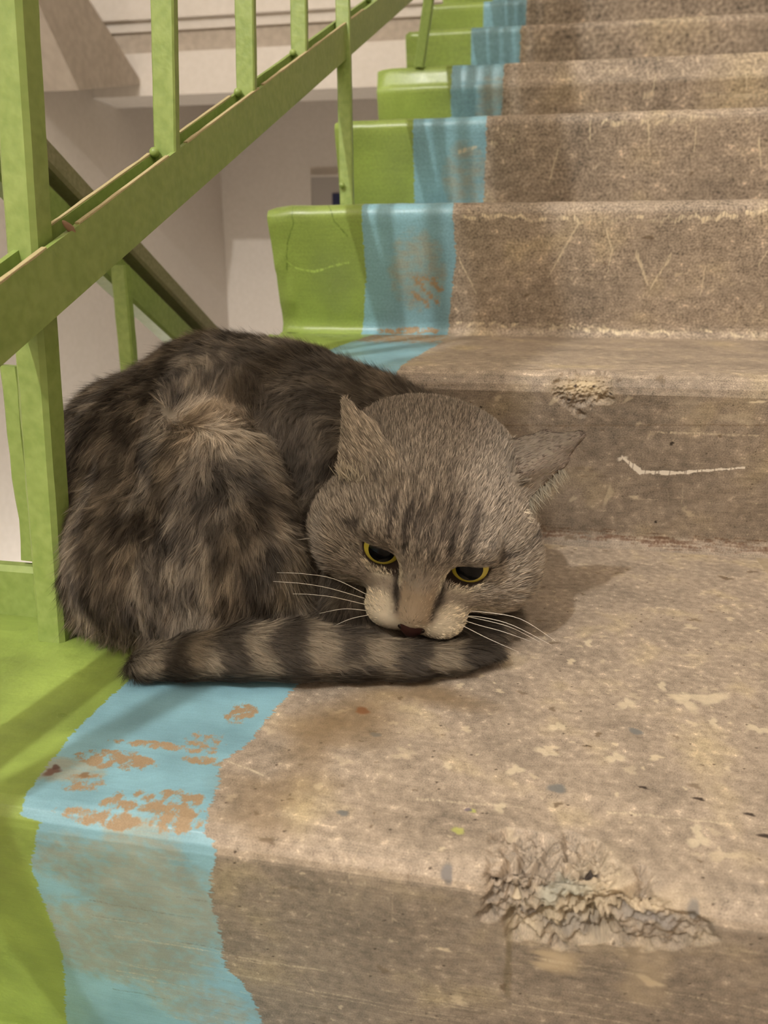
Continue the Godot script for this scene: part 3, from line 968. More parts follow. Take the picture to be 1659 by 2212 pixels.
func railings() -> void:
	var r := base("stair_railing")
	tag(r, "green painted steel railing of flat bars beside the cat's step", "railing")
	var d := Vector3(0.05, 0.455, -1.0)
	var a := Vector3(-0.230, 0.1917, -0.081)
	put("bottom_rail", channel(a - d * 0.42, a + d * 2.3, 0.017, 0.032, 0.003), M.green, r)
	# posts and balusters stand between the two flanges of the bottom rail
	var leans := [0.064, 0.064, 0.064, 0.059, 0.032, 0.012, -0.01]
	for n in range(-2, 18):
		var z: float = [0.145, 0.015, -0.122, -0.253, -0.385, -0.510, -0.645][n + 2] if n < 5 else -0.645 - 0.128 * (n - 4)
		var t := (a.z - z)
		var foot := a + d * t + Vector3(-0.0085, -0.022, 0)
		var lean: float = leans[n + 2] if n < 5 else 0.0
		var post: bool = n == 0 or n == 8
		var top := foot + Vector3(lean, 1.0, 0) * 0.57
		var low := foot
		if n == 0:
			foot.x -= 0.0065
			top = foot + Vector3(lean, 1.0, 0) * 0.57
			low = Vector3(-0.2535, 0.0, -0.1215)
		if n == 4:
			low = Vector3(-0.2035, 0.27, -0.632)
			foot = low
		if n == 8:
			low = Vector3(-0.213, 0.54, -1.212)
		if post:
			put("post", done(bar(low, foot, 0.0165, 0.0165, Vector3.RIGHT, 0.0008)), M.green, r)
			put("post", done(bar(foot, top, 0.0165, 0.0165, Vector3.RIGHT, 0.0004)), M.green, r)
		else:
			put("baluster", done(bar(foot, top, 0.0145, 0.0075, Vector3.RIGHT, 0.0004)), M.green, r)
			put("weld", ball(Vector3(0.0032, 0.003, 0.0028), 6, 8), M.green, r).position = foot + Vector3(-0.004, 0.020, 0.007)
	# worn lump of bare steel where the post meets the rail
	put("rust_patch", ball(Vector3(0.0012, 0.0022, 0.008), 6, 10), M.rust, r).transform = Transform3D(Basis(Vector3.RIGHT, -0.43), a + d * 0.056 + Vector3(-0.001, 0.0, 0))
	# handrail, above the picture
	# paint worn off the top edges of the two flanges
	for e in [[-0.35, 0.034, -0.0013], [0.062, 0.16, -0.0013], [0.185, 0.31, -0.0013], [0.32, 0.62, -0.0013], [0.045, 0.165, -0.0155], [0.185, 0.29, -0.0155]]:
		put("worn_edge", done(bar(a + d * e[0] + Vector3(e[2], 0.0003, 0), a + d * e[1] + Vector3(e[2], 0.0003, 0), 0.0026, 0.0012, Vector3.RIGHT, 0.0005)), M.worn_edge, r)
	put("handrail", done(bar(a + d * -0.42 + Vector3(0.006, 0.56, 0), a + d * 2.3 + Vector3(0.006, 0.56, 0), 0.064, 0.030, Vector3.RIGHT)), M.green, r)
	# rough leg at the open side and the kerb behind the post
	put("leg", done(bar(Vector3(-0.2850, 0.0337, -0.1500), Vector3(-0.2812, 0.1476, -0.1500), 0.010, 0.006, Vector3.RIGHT, 0.003)), M.green, r)
	struct("trim_kerb", done(prism(PackedVector2Array([Vector2(-0.142, -0.06), Vector2(-0.142, 0.028), Vector2(-0.145, 0.031), Vector2(-0.151, 0.031), Vector2(-0.154, 0.028), Vector2(-0.154, -0.06)]), -0.42, -0.262)), M.green, "low green painted kerb at the stair edge behind the post", "kerb")
	var q := base("lower_railing")
	tag(q, "worn green railing of the lower flight sloping down behind the main railing", "railing")
	var l0 := Vector3(-0.4200, 0.3124, -0.4263)
	var l1 := Vector3(-0.4200, 0.1422, -0.7638)
	var ld := (l1 - l0)
	var off := [0.0, -0.025, -0.039, -0.081]
	var up := ld.cross(Vector3.RIGHT).normalized()
	if up.y < 0:
		up = -up
	var b0 := l0 - ld * 1.6
	var b1 := l0 + ld * 3.2
	put("handrail", done(bar(b0 + Vector3(-0.012, -0.0125, 0), b1 + Vector3(-0.012, -0.0125, 0), 0.024, 0.0215, Vector3.RIGHT)), M.green_worn, q)
	put("web", done(bar(b0 + Vector3(-0.034, -0.035, 0), b1 + Vector3(-0.034, -0.035, 0), 0.003, 0.05, Vector3.RIGHT)), M.green, q)
	put("bottom_rail", done(bar(b0 + Vector3(-0.012, -0.058, 0), b1 + Vector3(-0.012, -0.058, 0), 0.022, 0.034, Vector3.RIGHT)), M.green, q)
	for n in 5:
		var c := Vector3(-0.4040, 0.1947, -0.5025) + ld * (n - 2) * 0.75
		put("baluster", done(bar(c + Vector3(0, 0.012, 0), c + Vector3(0, -0.55, 0), 0.016, 0.012, Vector3.RIGHT, 0.0005)), M.green, q)

# ---------------------------------------------------------------- the cat

class Field:
	# a distance field on a grid
	var lo: Vector3
	var cell: float
	var nx: int
	var ny: int
	var nz: int
	var d := PackedFloat32Array()

	func _init(a: Vector3, b: Vector3, c: float) -> void:
		lo = a
		cell = c
		nx = int((b.x - a.x) / c) + 1
		ny = int((b.y - a.y) / c) + 1
		nz = int((b.z - a.z) / c) + 1
		d.resize(nx * ny * nz)
		d.fill(0.05)

	func span(a: Vector3, b: Vector3) -> Array:
		var p := (a - lo) / cell
		var q := (b - lo) / cell
		return [maxi(0, int(p.x)), maxi(0, int(p.y)), maxi(0, int(p.z)), mini(nx - 1, int(q.x) + 1), mini(ny - 1, int(q.y) + 1), mini(nz - 1, int(q.z) + 1)]

	func melt(o: int, v: float, k: float) -> void:
		var c := d[o]
		var h := maxf(k - absf(c - v), 0.0) / k
		d[o] = minf(c, v) - h * h * k * 0.25

	func ellipsoid(c: Vector3, r: Vector3, k: float, turn := Basis.IDENTITY, carve := false) -> void:
		var m := maxf(r.x, maxf(r.y, r.z)) + k + cell * 2.0
		var s := span(c - Vector3(m, m, m), c + Vector3(m, m, m))
		var inv := turn.transposed()
		var ir := Vector3.ONE / r
		for z in range(s[2], s[5] + 1):
			for y in range(s[1], s[4] + 1):
				for x in range(s[0], s[3] + 1):
					var p := (inv * (lo + Vector3(x, y, z) * cell - c)) * ir
					var k0 := p.length()
					var k1 := (p * ir).length()
					var v := k0 * (k0 - 1.0) / maxf(k1, 1e-5)
					var o := (z * ny + y) * nx + x
					if carve:
						var cc := d[o]
						var h := maxf(k - absf(cc + v), 0.0) / k
						d[o] = maxf(cc, -v) + h * h * k * 0.25
					else:
						melt(o, v, k)

	func cone(a: Vector3, b: Vector3, ra: float, rb: float, k: float) -> void:
		var m := maxf(ra, rb) + k + cell * 2.0
		var mm := Vector3(m, m, m)
		var s := span(a.min(b) - mm, a.max(b) + mm)
		var ab := b - a
		var il := 1.0 / maxf(ab.length_squared(), 1e-9)
		for z in range(s[2], s[5] + 1):
			for y in range(s[1], s[4] + 1):
				for x in range(s[0], s[3] + 1):
					var p := lo + Vector3(x, y, z) * cell - a
					var t := clampf(p.dot(ab) * il, 0.0, 1.0)
					melt((z * ny + y) * nx + x, (p - ab * t).length() - lerpf(ra, rb, t), k)

	func sheet(a: Vector3, b: Vector3, c: Vector3, r: float, k: float) -> void:
		# a triangle with thickness
		var m := r + k + cell * 2.0
		var mm := Vector3(m, m, m)
		var s := span(a.min(b).min(c) - mm, a.max(b).max(c) + mm)
		var n := (b - a).cross(c - a).normalized()
		var e := [a, b, c, a]
		for z in range(s[2], s[5] + 1):
			for y in range(s[1], s[4] + 1):
				for x in range(s[0], s[3] + 1):
					var p := lo + Vector3(x, y, z) * cell
					var inside := true
					var best := 1e9
					for j in 3:
						var u: Vector3 = e[j]
						var w: Vector3 = e[j + 1]
						var q := p - u
						var g := w - u
						if g.cross(q).dot(n) < 0.0:
							inside = false
							best = minf(best, (q - g * clampf(q.dot(g) / g.length_squared(), 0.0, 1.0)).length())
					if inside:
						best = absf((p - a).dot(n))
					melt((z * ny + y) * nx + x, best - r, k)

	func at(p: Vector3) -> float:
		var g := (p - lo) / cell
		if g.x < 0 or g.y < 0 or g.z < 0 or g.x >= nx - 1 or g.y >= ny - 1 or g.z >= nz - 1:
			return 0.05
		var x := int(g.x)
		var y := int(g.y)
		var z := int(g.z)
		var f := g - Vector3(x, y, z)
		var o := (z * ny + y) * nx + x
		var r := nx
		var l := nx * ny
		var a := lerpf(lerpf(d[o], d[o + 1], f.x), lerpf(d[o + r], d[o + r + 1], f.x), f.y)
		var b := lerpf(lerpf(d[o + l], d[o + l + 1], f.x), lerpf(d[o + l + r], d[o + l + r + 1], f.x), f.y)
		return lerpf(a, b, f.z)

	func slope(p: Vector3) -> Vector3:
		var h := cell * 0.9
		return Vector3(at(p + Vector3(h, 0, 0)) - at(p - Vector3(h, 0, 0)), at(p + Vector3(0, h, 0)) - at(p - Vector3(0, h, 0)), at(p + Vector3(0, 0, h)) - at(p - Vector3(0, 0, h))).normalized()

	func surface() -> Array:
		# surface nets: [points, normals, indices]
		var v := PackedVector3Array()
		var n := PackedVector3Array()
		var idx := PackedInt32Array()
		var id := PackedInt32Array()
		id.resize(nx * ny * nz)
		id.fill(-1)
		var l := nx * ny
		var corner := [0, 1, nx, nx + 1, l, l + 1, l + nx, l + nx + 1]
		var off := [Vector3(0, 0, 0), Vector3(1, 0, 0), Vector3(0, 1, 0), Vector3(1, 1, 0), Vector3(0, 0, 1), Vector3(1, 0, 1), Vector3(0, 1, 1), Vector3(1, 1, 1)]
		var edges := [0, 1, 2, 3, 4, 5, 6, 7, 0, 2, 1, 3, 4, 6, 5, 7, 0, 4, 1, 5, 2, 6, 3, 7]
		var near := cell * 2.0
		for z in nz - 1:
			for y in ny - 1:
				for x in nx - 1:
					var o := z * l + y * nx + x
					if absf(d[o]) > near:
						continue
					var below := 0
					for c in 8:
						if d[o + corner[c]] < 0.0:
							below += 1
					if below == 0 or below == 8:
						continue
					var sum := Vector3.ZERO
					var count := 0
					for e in range(0, 24, 2):
						var a := d[o + corner[edges[e]]]
						var b := d[o + corner[edges[e + 1]]]
						if (a < 0.0) != (b < 0.0):
							sum += off[edges[e]].lerp(off[edges[e + 1]], a / (a - b))
							count += 1
					id[o] = v.size()
					var p := lo + (Vector3(x, y, z) + sum / count) * cell
					v.append(p)
					n.append(slope(p))
		for z in range(1, nz - 1):
			for y in range(1, ny - 1):
				for x in range(1, nx - 1):
					var o := z * l + y * nx + x
					if id[o] < 0:
						continue
					var s := d[o] < 0.0
					if s != (d[o + 1] < 0.0):
						quad(idx, id[o], id[o - nx], id[o - nx - l], id[o - l])
					if s != (d[o + nx] < 0.0):
						quad(idx, id[o], id[o - 1], id[o - 1 - l], id[o - l])
					if s != (d[o + l] < 0.0):
						quad(idx, id[o], id[o - 1], id[o - 1 - nx], id[o - nx])
		return [v, n, idx]

	func quad(idx: PackedInt32Array, a: int, b: int, c: int, e: int) -> void:
		if a >= 0 and b >= 0 and c >= 0 and e >= 0:
			idx.append_array([a, b, c, a, c, e])


func blot(p: Vector3, list: Array, c: Color) -> Color:
	for s in list:
		var q: Vector3 = s[0]
		var e := p.distance_to(q) / (s[1] as float)
		if e < 1.0:
			var t: Color = s[2]
			c = c.lerp(t, smoothstep(1.0, 0.45, e) * (s[3] as float))
	return c


func stripe(p: Vector3, a: Vector3, b: Vector3, r: float) -> float:
	var ab := b - a
	var t := clampf((p - a).dot(ab) / ab.length_squared(), 0.0, 1.0)
	return smoothstep(1.0, 0.4, (p - a - ab * t).length() / (r * (1.0 - 0.5 * absf(t * 2.0 - 1.0))))


# linear colours of the coat
const DARK := Color(0.055, 0.044, 0.034)
const MID := Color(0.17, 0.137, 0.104)
const PALE := Color(0.36, 0.295, 0.215)
const HEAD_GREY := Color(0.37, 0.315, 0.255)
const CREAM := Color(0.78, 0.69, 0.53)

var body_spots := [
	[Vector3(-0.1678, 0.1161, -0.1625), 0.034, Color(0.52, 0.42, 0.31), 0.95],
	[Vector3(-0.1823, 0.1114, -0.1637), 0.022, Color(0.44, 0.35, 0.26), 0.7],
	[Vector3(-0.1496, 0.1064, -0.1630), 0.020, Color(0.30, 0.24, 0.17), 0.6],
	[Vector3(-0.1363, 0.1258, -0.2086), 0.06, Color(0.085, 0.068, 0.052), 0.65],
	[Vector3(-0.1226, 0.0439, -0.1382), 0.022, Color(0.34, 0.28, 0.20), 0.6],
	[Vector3(-0.1640, 0.0238, -0.1084), 0.014, Color(0.36, 0.30, 0.23), 0.5],
	[Vector3(-0.1913, 0.0052, -0.0976), 0.018, Color(0.03, 0.025, 0.02), 0.6],
	[Vector3(-0.1239, 0.0857, -0.1773), 0.018, Color(0.06, 0.048, 0.037), 0.7],  # shade of the thigh crease painted into the coat, here and next line
	[Vector3(-0.1235, 0.0578, -0.1688), 0.018, Color(0.055, 0.044, 0.034), 0.7],
	[Vector3(-0.1318, 0.0881, -0.1554), 0.014, Color(0.30, 0.24, 0.17), 0.5],
	[Vector3(-0.0984, 0.0287, -0.1540), 0.03, Color(0.07, 0.056, 0.042), 0.6],
]


func body_color(p: Vector3) -> Color:
	var clump := noise.get_noise_3dv(p * Vector3(95, 42, 95))
	var big := noise.get_noise_3dv(p * 34.0 + Vector3(3, 1, 7))
	var t := clampf(0.45 + clump * 0.95 + big * 0.7, 0.0, 1.0)
	var c := DARK.lerp(MID, minf(1.0, t * 1.6)).lerp(PALE, clampf(t * 1.5 - 0.85, 0.0, 0.7))
	return blot(p, body_spots, c)


func tail_color(p: Vector3) -> Color:
	var n := noise.get_noise_3dv(p * 70.0)
	var band := cos(TAU * (p.x + 0.138 + 0.25 * (p.y - 0.015)) / 0.0285) * 0.85 + n * 1.5
	var c := (PALE * 0.72).lerp(DARK * 1.1, smoothstep(-0.9, 0.6, band))
	# dark underside and tip
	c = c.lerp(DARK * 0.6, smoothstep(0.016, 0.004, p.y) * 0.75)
	return c.lerp(DARK, smoothstep(-0.035, -0.005, p.x) * 0.6)


func head_color(q: Vector3) -> Color:
	# q in the head's own axes: x its left, y crown, z forward
	var n := noise.get_noise_3dv(q * 170.0)
	var c := HEAD_GREY * (1.0 + 0.28 * n)
	c = c.lerp(MID, smoothstep(0.0, -0.05, q.z) * 0.7)
	var x := absf(q.x)
	var m := Vector3(x, q.y, q.z)
	# forehead stripes
	var dark := 0.0
	if q.z > -0.02 and q.y > 0.010:
		for s in [0.0032, 0.0105, 0.0185, 0.0275]:
			var xi: float = s * (1.0 + (q.y - 0.014) * 7.0) + n * 0.0012
			dark = maxf(dark, smoothstep(0.0030, 0.0012, absf(x - xi)))
		dark *= smoothstep(0.011, 0.016, q.y) * smoothstep(0.052, 0.022, q.y + (0.0 if x < 0.013 else 0.010)) * clampf(0.55 + 1.3 * noise.get_noise_3dv(q * 75.0), 0.0, 1.0)
	for s in [[Vector3(0.034, 0.009, 0.030), Vector3(0.056, 0.004, 0.004), 0.0050], [Vector3(0.030, -0.008, 0.036), Vector3(0.055, -0.018, 0.008), 0.0042]]:
		dark = maxf(dark, stripe(m + Vector3(n, n, 0) * 0.0012, s[0], s[1], s[2] * 1.5))
	c = c.lerp(Color(0.085, 0.07, 0.058), dark * 0.85)
	# bridge of the nose, tear marks, pale rims under and inside the eyes
	for s in [[Vector3(0.0108, 0.021, 0.043), Vector3(0.0112, 0.031, 0.024), 0.0030], [Vector3(0.0060, 0.025, 0.041), Vector3(0.0072, 0.034, 0.017), 0.0024], [Vector3(0.0182, 0.0235, 0.040), Vector3(0.0200, 0.031, 0.019), 0.0028], [Vector3(0.0002, 0.024, 0.046), Vector3(0.0004, 0.035, 0.016), 0.0018]]:
		c = c.lerp(Color(0.075, 0.062, 0.055), stripe(m + Vector3(n, 0, 0) * 0.0010, s[0], s[1], s[2] * 1.4) * 0.68)
	c = c.lerp(Color(0.075, 0.06, 0.05), stripe(m, Vector3(0.0415, 0.0113, 0.027), Vector3(0.030, 0.0175, 0.034), 0.0055) * 0.7)
	if q.z > 0.03:
		c = c.lerp(Color(0.46, 0.36, 0.255), smoothstep(0.0100, 0.0070, x) * smoothstep(0.011, 0.002, q.y) * smoothstep(-0.022, -0.016, q.y))
		c = c.lerp(Color(0.045, 0.036, 0.032), stripe(m, Vector3(0.0130, 0.0050, 0.047), Vector3(0.0090, -0.009, 0.057), 0.0050) * 0.9)
		c = c.lerp(CREAM, stripe(m, Vector3(0.0140, 0.0135, 0.0440), Vector3(0.0102, 0.0045, 0.050), 0.0046) * 0.95)
		c = c.lerp(CREAM * 0.95, stripe(m, Vector3(0.0160, -0.0005, 0.0440), Vector3(0.028, 0.0005, 0.0390), 0.0056) * 0.9)
		c = c.lerp(CREAM, smoothstep(-0.0100, -0.0150, q.y + 0.12 * (x - 0.012)) * smoothstep(0.034, 0.044, q.z) * (0.85 + 0.3 * n))
		c = c.lerp(CREAM * 1.1, smoothstep(-0.0040, -0.0090, q.y) * smoothstep(0.009, 0.0125, x) * smoothstep(0.044, 0.050, q.z) * (0.8 + 0.4 * n))
	# paler jaw band
	c = c.lerp(CREAM * 0.7, stripe(m, Vector3(0.030, -0.020, 0.040), Vector3(0.062, -0.012, 0.0), 0.008) * 0.55)
	return c


func tuft_mesh(seed_: int, hairs: int, width: float, spread: float, bend: float) -> ArrayMesh:
	# a few hairs: millimetres across, one unit long; darker roots, pale tips
	var r := RandomNumberGenerator.new()
	r.seed = seed_
	var v := PackedVector3Array()
	var n := PackedVector3Array()
	var c := PackedColorArray()
	var idx := PackedInt32Array()
	for h in hairs:
		var a := r.randf() * TAU
		var root := Vector3(cos(a), 0, sin(a)) * spread * sqrt(r.randf())
		var len := r.randf_range(0.62, 1.0)
		var turn := r.randf_range(-0.9, 0.9)
		var side := Vector3(cos(turn), 0, sin(turn))
		var face := Vector3(-sin(turn), 0.35, cos(turn)).normalized()
		var drift := Vector3(r.randf_range(-1, 1), 0, r.randf_range(-1, 1)) * spread * 0.7
		var tone := r.randf_range(0.7, 1.3)
		var s0 := v.size()
		for k in 4:
			var t: float = [0.0, 0.4, 0.75, 1.0][k]
			var w: float = width * [1.0, 0.9, 0.6, 0.0][k]
			var p := root * (1.0 - 0.55 * t) + drift * t * t + Vector3(0, t * len, -bend * t * t)
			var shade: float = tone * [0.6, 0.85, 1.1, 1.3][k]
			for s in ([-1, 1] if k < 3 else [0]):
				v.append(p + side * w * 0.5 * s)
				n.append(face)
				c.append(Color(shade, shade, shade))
		idx.append_array([s0, s0 + 1, s0 + 3, s0, s0 + 3, s0 + 2, s0 + 2, s0 + 3, s0 + 5, s0 + 2, s0 + 5, s0 + 4, s0 + 4, s0 + 5, s0 + 6])
	return mesh_of(arrays(v, n, idx, null, c))


class Coat:
	var rows: Array[PackedFloat32Array] = []

	func _init(kinds: int) -> void:
		for k in kinds:
			rows.append(PackedFloat32Array())

	func add(k: int, p: Vector3, along: Vector3, bend: Vector3, len: float, thick: float, c: Color) -> void:
		var x := along.cross(bend).normalized()
		var z := x.cross(along)
		var w := thick * 0.001
		rows[k].append_array([x.x * w, along.x * len, z.x * w, p.x, x.y * w, along.y * len, z.y * w, p.y, x.z * w, along.z * len, z.z * w, p.z, c.r, c.g, c.b, 1.0])


func coat_nodes(called: String, coat: Coat, meshes: Array, m: Material, parent: Node, label: String) -> void:
	for k in meshes.size():
		var mm := MultiMesh.new()
		mm.transform_format = MultiMesh.TRANSFORM_3D
		mm.use_colors = true
		mm.mesh = meshes[k]
		mm.instance_count = coat.rows[k].size() / 16
		mm.buffer = coat.rows[k]
		var o := MultiMeshInstance3D.new()
		o.name = called
		o.multimesh = mm
		o.material_override = m
		tag(o, label, "", "", "stuff")
		parent.add_child(o, true)


func scatter(s: Array, per_m2: float, each: Callable) -> void:
	# calls each(point, normal) evenly over a surface
	var v: PackedVector3Array = s[0]
	var n: PackedVector3Array = s[1]
	var idx: PackedInt32Array = s[2]
	var due := 0.0
	for t in range(0, idx.size(), 3):
		var a := v[idx[t]]
		var b := v[idx[t + 1]]
		var c := v[idx[t + 2]]
		due += (b - a).cross(c - a).length() * 0.5 * per_m2
		while due > 0.0:
			due -= 1.0
			var u := rng.randf()
			var w := rng.randf()
			if u + w > 1.0:
				u = 1.0 - u
				w = 1.0 - w
			each.call(a + (b - a) * u + (c - a) * w, (n[idx[t]] * (1.0 - u - w) + n[idx[t + 1]] * u + n[idx[t + 2]] * w).normalized())


func flow(p: Vector3, anchors: Array) -> Vector3:
	var out := Vector3.ZERO
	for a in anchors:
		var d: float = p.distance_squared_to(a[0])
		out += (a[1] as Vector3) / (d * d + 1e-8)
	return out.normalized()


func cat() -> void:
	var root := base("cat", Vector3.ZERO)
	tag(root, "grey brown tabby cat curled up on the painted concrete step", "cat")
	# body
	var f := Field.new(Vector3(-0.335, -0.01, -0.36), Vector3(0.03, 0.19, -0.05), 0.005)
	for b in [[Vector3(-0.1942, 0.0981, -0.2318), 0.062], [Vector3(-0.1541, 0.0944, -0.2434), 0.060], [Vector3(-0.1111, 0.0819, -0.2455), 0.057], [Vector3(-0.0720, 0.0749, -0.2315), 0.050], [Vector3(-0.2264, 0.0810, -0.1993), 0.058], [Vector3(-0.2163, 0.0396, -0.1619), 0.053], [Vector3(-0.1978, 0.0339, -0.1423), 0.040], [Vector3(-0.1708, 0.0304, -0.1569), 0.042], [Vector3(-0.1361, 0.0320, -0.2085), 0.052], [Vector3(-0.0958, 0.0307, -0.2029), 0.050], [Vector3(-0.0627, 0.0273, -0.1942), 0.044]]:
		f.ellipsoid(b[0], Vector3.ONE * b[1], 0.016)
	f.cone(Vector3(-0.1761, 0.0880, -0.1683), Vector3(-0.1532, 0.0505, -0.1398), 0.036, 0.034, 0.007)
	f.cone(Vector3(-0.1573, 0.0477, -0.1467), Vector3(-0.1270, 0.0232, -0.1416), 0.027, 0.013, 0.008)
	f.cone(Vector3(-0.1681, 0.0195, -0.1169), Vector3(-0.1347, 0.0176, -0.1247), 0.013, 0.011, 0.008)
	f.cone(Vector3(-0.0899, 0.0139, -0.1510), Vector3(-0.0276, 0.0036, -0.1521), 0.017, 0.014, 0.01)
	f.cone(Vector3(-0.0562, 0.0078, -0.1714), Vector3(-0.0190, 0.0075, -0.1729), 0.022, 0.016, 0.01)
	for z in f.nz:
		for y in f.ny:
			for x in f.nx:
				var o := (z * f.ny + y) * f.nx + x
				if f.d[o] < 0.03:
					var py := f.lo.y + y * f.cell
					var pz := f.lo.z + z * f.cell
					f.d[o] = maxf(f.d[o], maxf(maxf(0.0015 - py, 0.0125 - Vector2(f.lo.x + x * f.cell + 0.2535 - 0.035 * py, pz + 0.1215).length()), -0.297 - 0.33 * maxf(0.125 - py, 0.0) - pz))
	var body := f.surface()
	# tail
	var tf := Field.new(Vector3(-0.24, -0.01, -0.2), Vector3(0.03, 0.07, -0.06), 0.0036)
	var tl := [Vector3(-0.1814, 0.0085, -0.0850), Vector3(-0.1615, 0.0110, -0.0895), Vector3(-0.1344, 0.0138, -0.0959), Vector3(-0.1070, 0.0150, -0.1010), Vector3(-0.0796, 0.0128, -0.1061), Vector3(-0.0520, 0.0095, -0.1104), Vector3(-0.0297, 0.0075, -0.1207), Vector3(-0.0152, 0.0065, -0.1338)]
	var tr := [0.0085, 0.0110, 0.0138, 0.0150, 0.0128, 0.0095, 0.0075, 0.0065]
	for k in tl.size() - 1:
		var a: Vector3 = tl[k]
		var b: Vector3 = tl[k + 1]
		a.y = maxf(a.y, tr[k])
		b.y = maxf(b.y, tr[k + 1])
		tf.cone(a, b, tr[k], tr[k + 1], 0.004)
	for o in tf.d.size():
		var py := tf.lo.y + ((o / tf.nx) % tf.ny) * tf.cell
		tf.d[o] = maxf(tf.d[o], 0.001 - py)
	var tail := tf.surface()
	# head, in its own axes
	var h := Field.new(Vector3(-0.085, -0.062, -0.085), Vector3(0.088, 0.066, 0.078), 0.0026)
	h.ellipsoid(Vector3(0, 0.0035, -0.004), Vector3(0.050, 0.0345, 0.047), 0.004)
	h.ellipsoid(Vector3(-0.010, 0.006, -0.046), Vector3(0.050, 0.028, 0.038), 0.018)
	h.ellipsoid(Vector3(-0.036, -0.013, 0.004), Vector3(0.031, 0.029, 0.033), 0.014)
	h.ellipsoid(Vector3(0.033, -0.014, 0.008), Vector3(0.028, 0.027, 0.030), 0.014)
	h.ellipsoid(Vector3(0, -0.018, 0.036), Vector3(0.026, 0.019, 0.022), 0.012)
	h.cone(Vector3(0, 0.014, 0.038), Vector3(0, -0.010, 0.0555), 0.0125, 0.0075, 0.010)
	for s in [-1.0, 1.0]:
		h.ellipsoid(Vector3(0.0125 * s, -0.0190, 0.0485), Vector3(0.0140, 0.0105, 0.0120), 0.005)
		h.ellipsoid(Vector3(0.021 * s, 0.019, 0.031), Vector3(0.014, 0.008, 0.011), 0.007)
		h.ellipsoid(Vector3(0.026 * s, -0.006, 0.030), Vector3(0.013, 0.009, 0.011), 0.008)
	h.ellipsoid(Vector3(0, -0.031, 0.042), Vector3(0.011, 0.008, 0.010), 0.006)
	for s in [-1.0, 1.0]:
		h.ellipsoid(Vector3(0.0225 * s, 0.0080, 0.0445), Vector3(0.0108, 0.0084, 0.0130), 0.003, Basis(Vector3(0, 0, 1), 0.30 * s), true)
	var skull := Field.new(h.lo, h.lo, 1.0)
	skull.cell = h.cell
	skull.nx = h.nx
	skull.ny = h.ny
	skull.nz = h.nz
	skull.d = h.d.duplicate()
	# ears: folded sheets. The right one (picture left) opens outwards, the other lies flat to the side
	var e0 := Vector3(-0.0562, 0.0472, -0.0255)
	var e_out := Vector3(-0.0525, 0.0219, -0.0010)
	var e_in := Vector3(-0.0200, 0.0334, 0.0105)
	var e_mid := Vector3(-0.0404, 0.0419, -0.0187)
	var e_low := Vector3(-0.0266, 0.0378, -0.0040)
	var e_deep := Vector3(-0.0375, 0.0245, 0.0046)
	for t in [[e0, e_mid, e_deep], [e_mid, e_low, e_deep], [e_low, e_in, e_deep], [e0, e_deep, e_out]]:
		h.sheet(t[0], t[1], t[2], 0.0023, 0.003)
	var r_tip := Vector3(0.0676, 0.0384, -0.0465)
	var r_top := Vector3(0.0271, 0.0287, -0.0381)
	var r_up := Vector3(0.0494, 0.0354, -0.0454)
	var r_low := Vector3(0.0423, 0.0139, -0.0088)
	var r_edge := Vector3(0.0607, 0.0300, -0.0319)
	var r_mid := Vector3(0.0389, 0.0298, -0.0169)
	for t in [[r_top, r_up, r_mid], [r_up, r_tip, r_mid], [r_tip, r_edge, r_mid], [r_edge, r_low, r_mid]]:
		h.sheet(t[0], t[1], t[2], 0.0024, 0.004)
	var head := h.surface()
	var turn := Basis(HX, HY, HZ)
	var back := turn.transposed()
	# one skin for all of it, coloured like the undercoat
	var v := PackedVector3Array()
	var n := PackedVector3Array()
	var c := PackedColorArray()
	var idx := PackedInt32Array()
	var part := 0
	for s in [body, tail, head]:
		var first := v.size()
		var pv: PackedVector3Array = s[0]
		var pn: PackedVector3Array = s[1]
		for k in pv.size():
			if part == 2:
				v.append(HC + turn * pv[k])
				n.append(turn * pn[k])
				var col := head_color(pv[k]) * 0.6
				for sd in [-1.0, 1.0]:
					var e := (pv[k] - Vector3(0.0225 * sd, 0.008, 0.036)).rotated(Vector3(0, 0, 1), -0.30 * sd)
					var ell := Vector2(e.x / 0.0108, e.y / 0.0084).length()
					if ell < 1.2 and pv[k].z > 0.018:
						col = col.lerp(Color(0.03, 0.022, 0.018), smoothstep(1.2, 1.02, ell))
				c.append(col)
			else:
				v.append(pv[k])
				n.append(pn[k])
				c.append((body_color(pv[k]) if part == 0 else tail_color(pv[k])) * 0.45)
		for i in s[2]:
			idx.append(first + i)
		part += 1
	var skin_m := mat(Color.WHITE, 0.9, 0.2)
	skin_m.vertex_color_use_as_albedo = true
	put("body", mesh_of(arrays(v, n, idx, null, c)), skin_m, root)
	# fur
	var hair := mat(Color.WHITE, 0.62, 0.35)
	hair.vertex_color_use_as_albedo = true
	hair.cull_mode = BaseMaterial3D.CULL_DISABLED
	var long := [tuft_mesh(1, 8, 0.13, 1.3, 2.2), tuft_mesh(2, 8, 0.12, 1.0, 3.2), tuft_mesh(3, 7, 0.12, 1.6, 1.6)]
	var short := [tuft_mesh(4, 6, 0.17, 0.55, 0.7), tuft_mesh(5, 6, 0.16, 0.6, 1.1)]
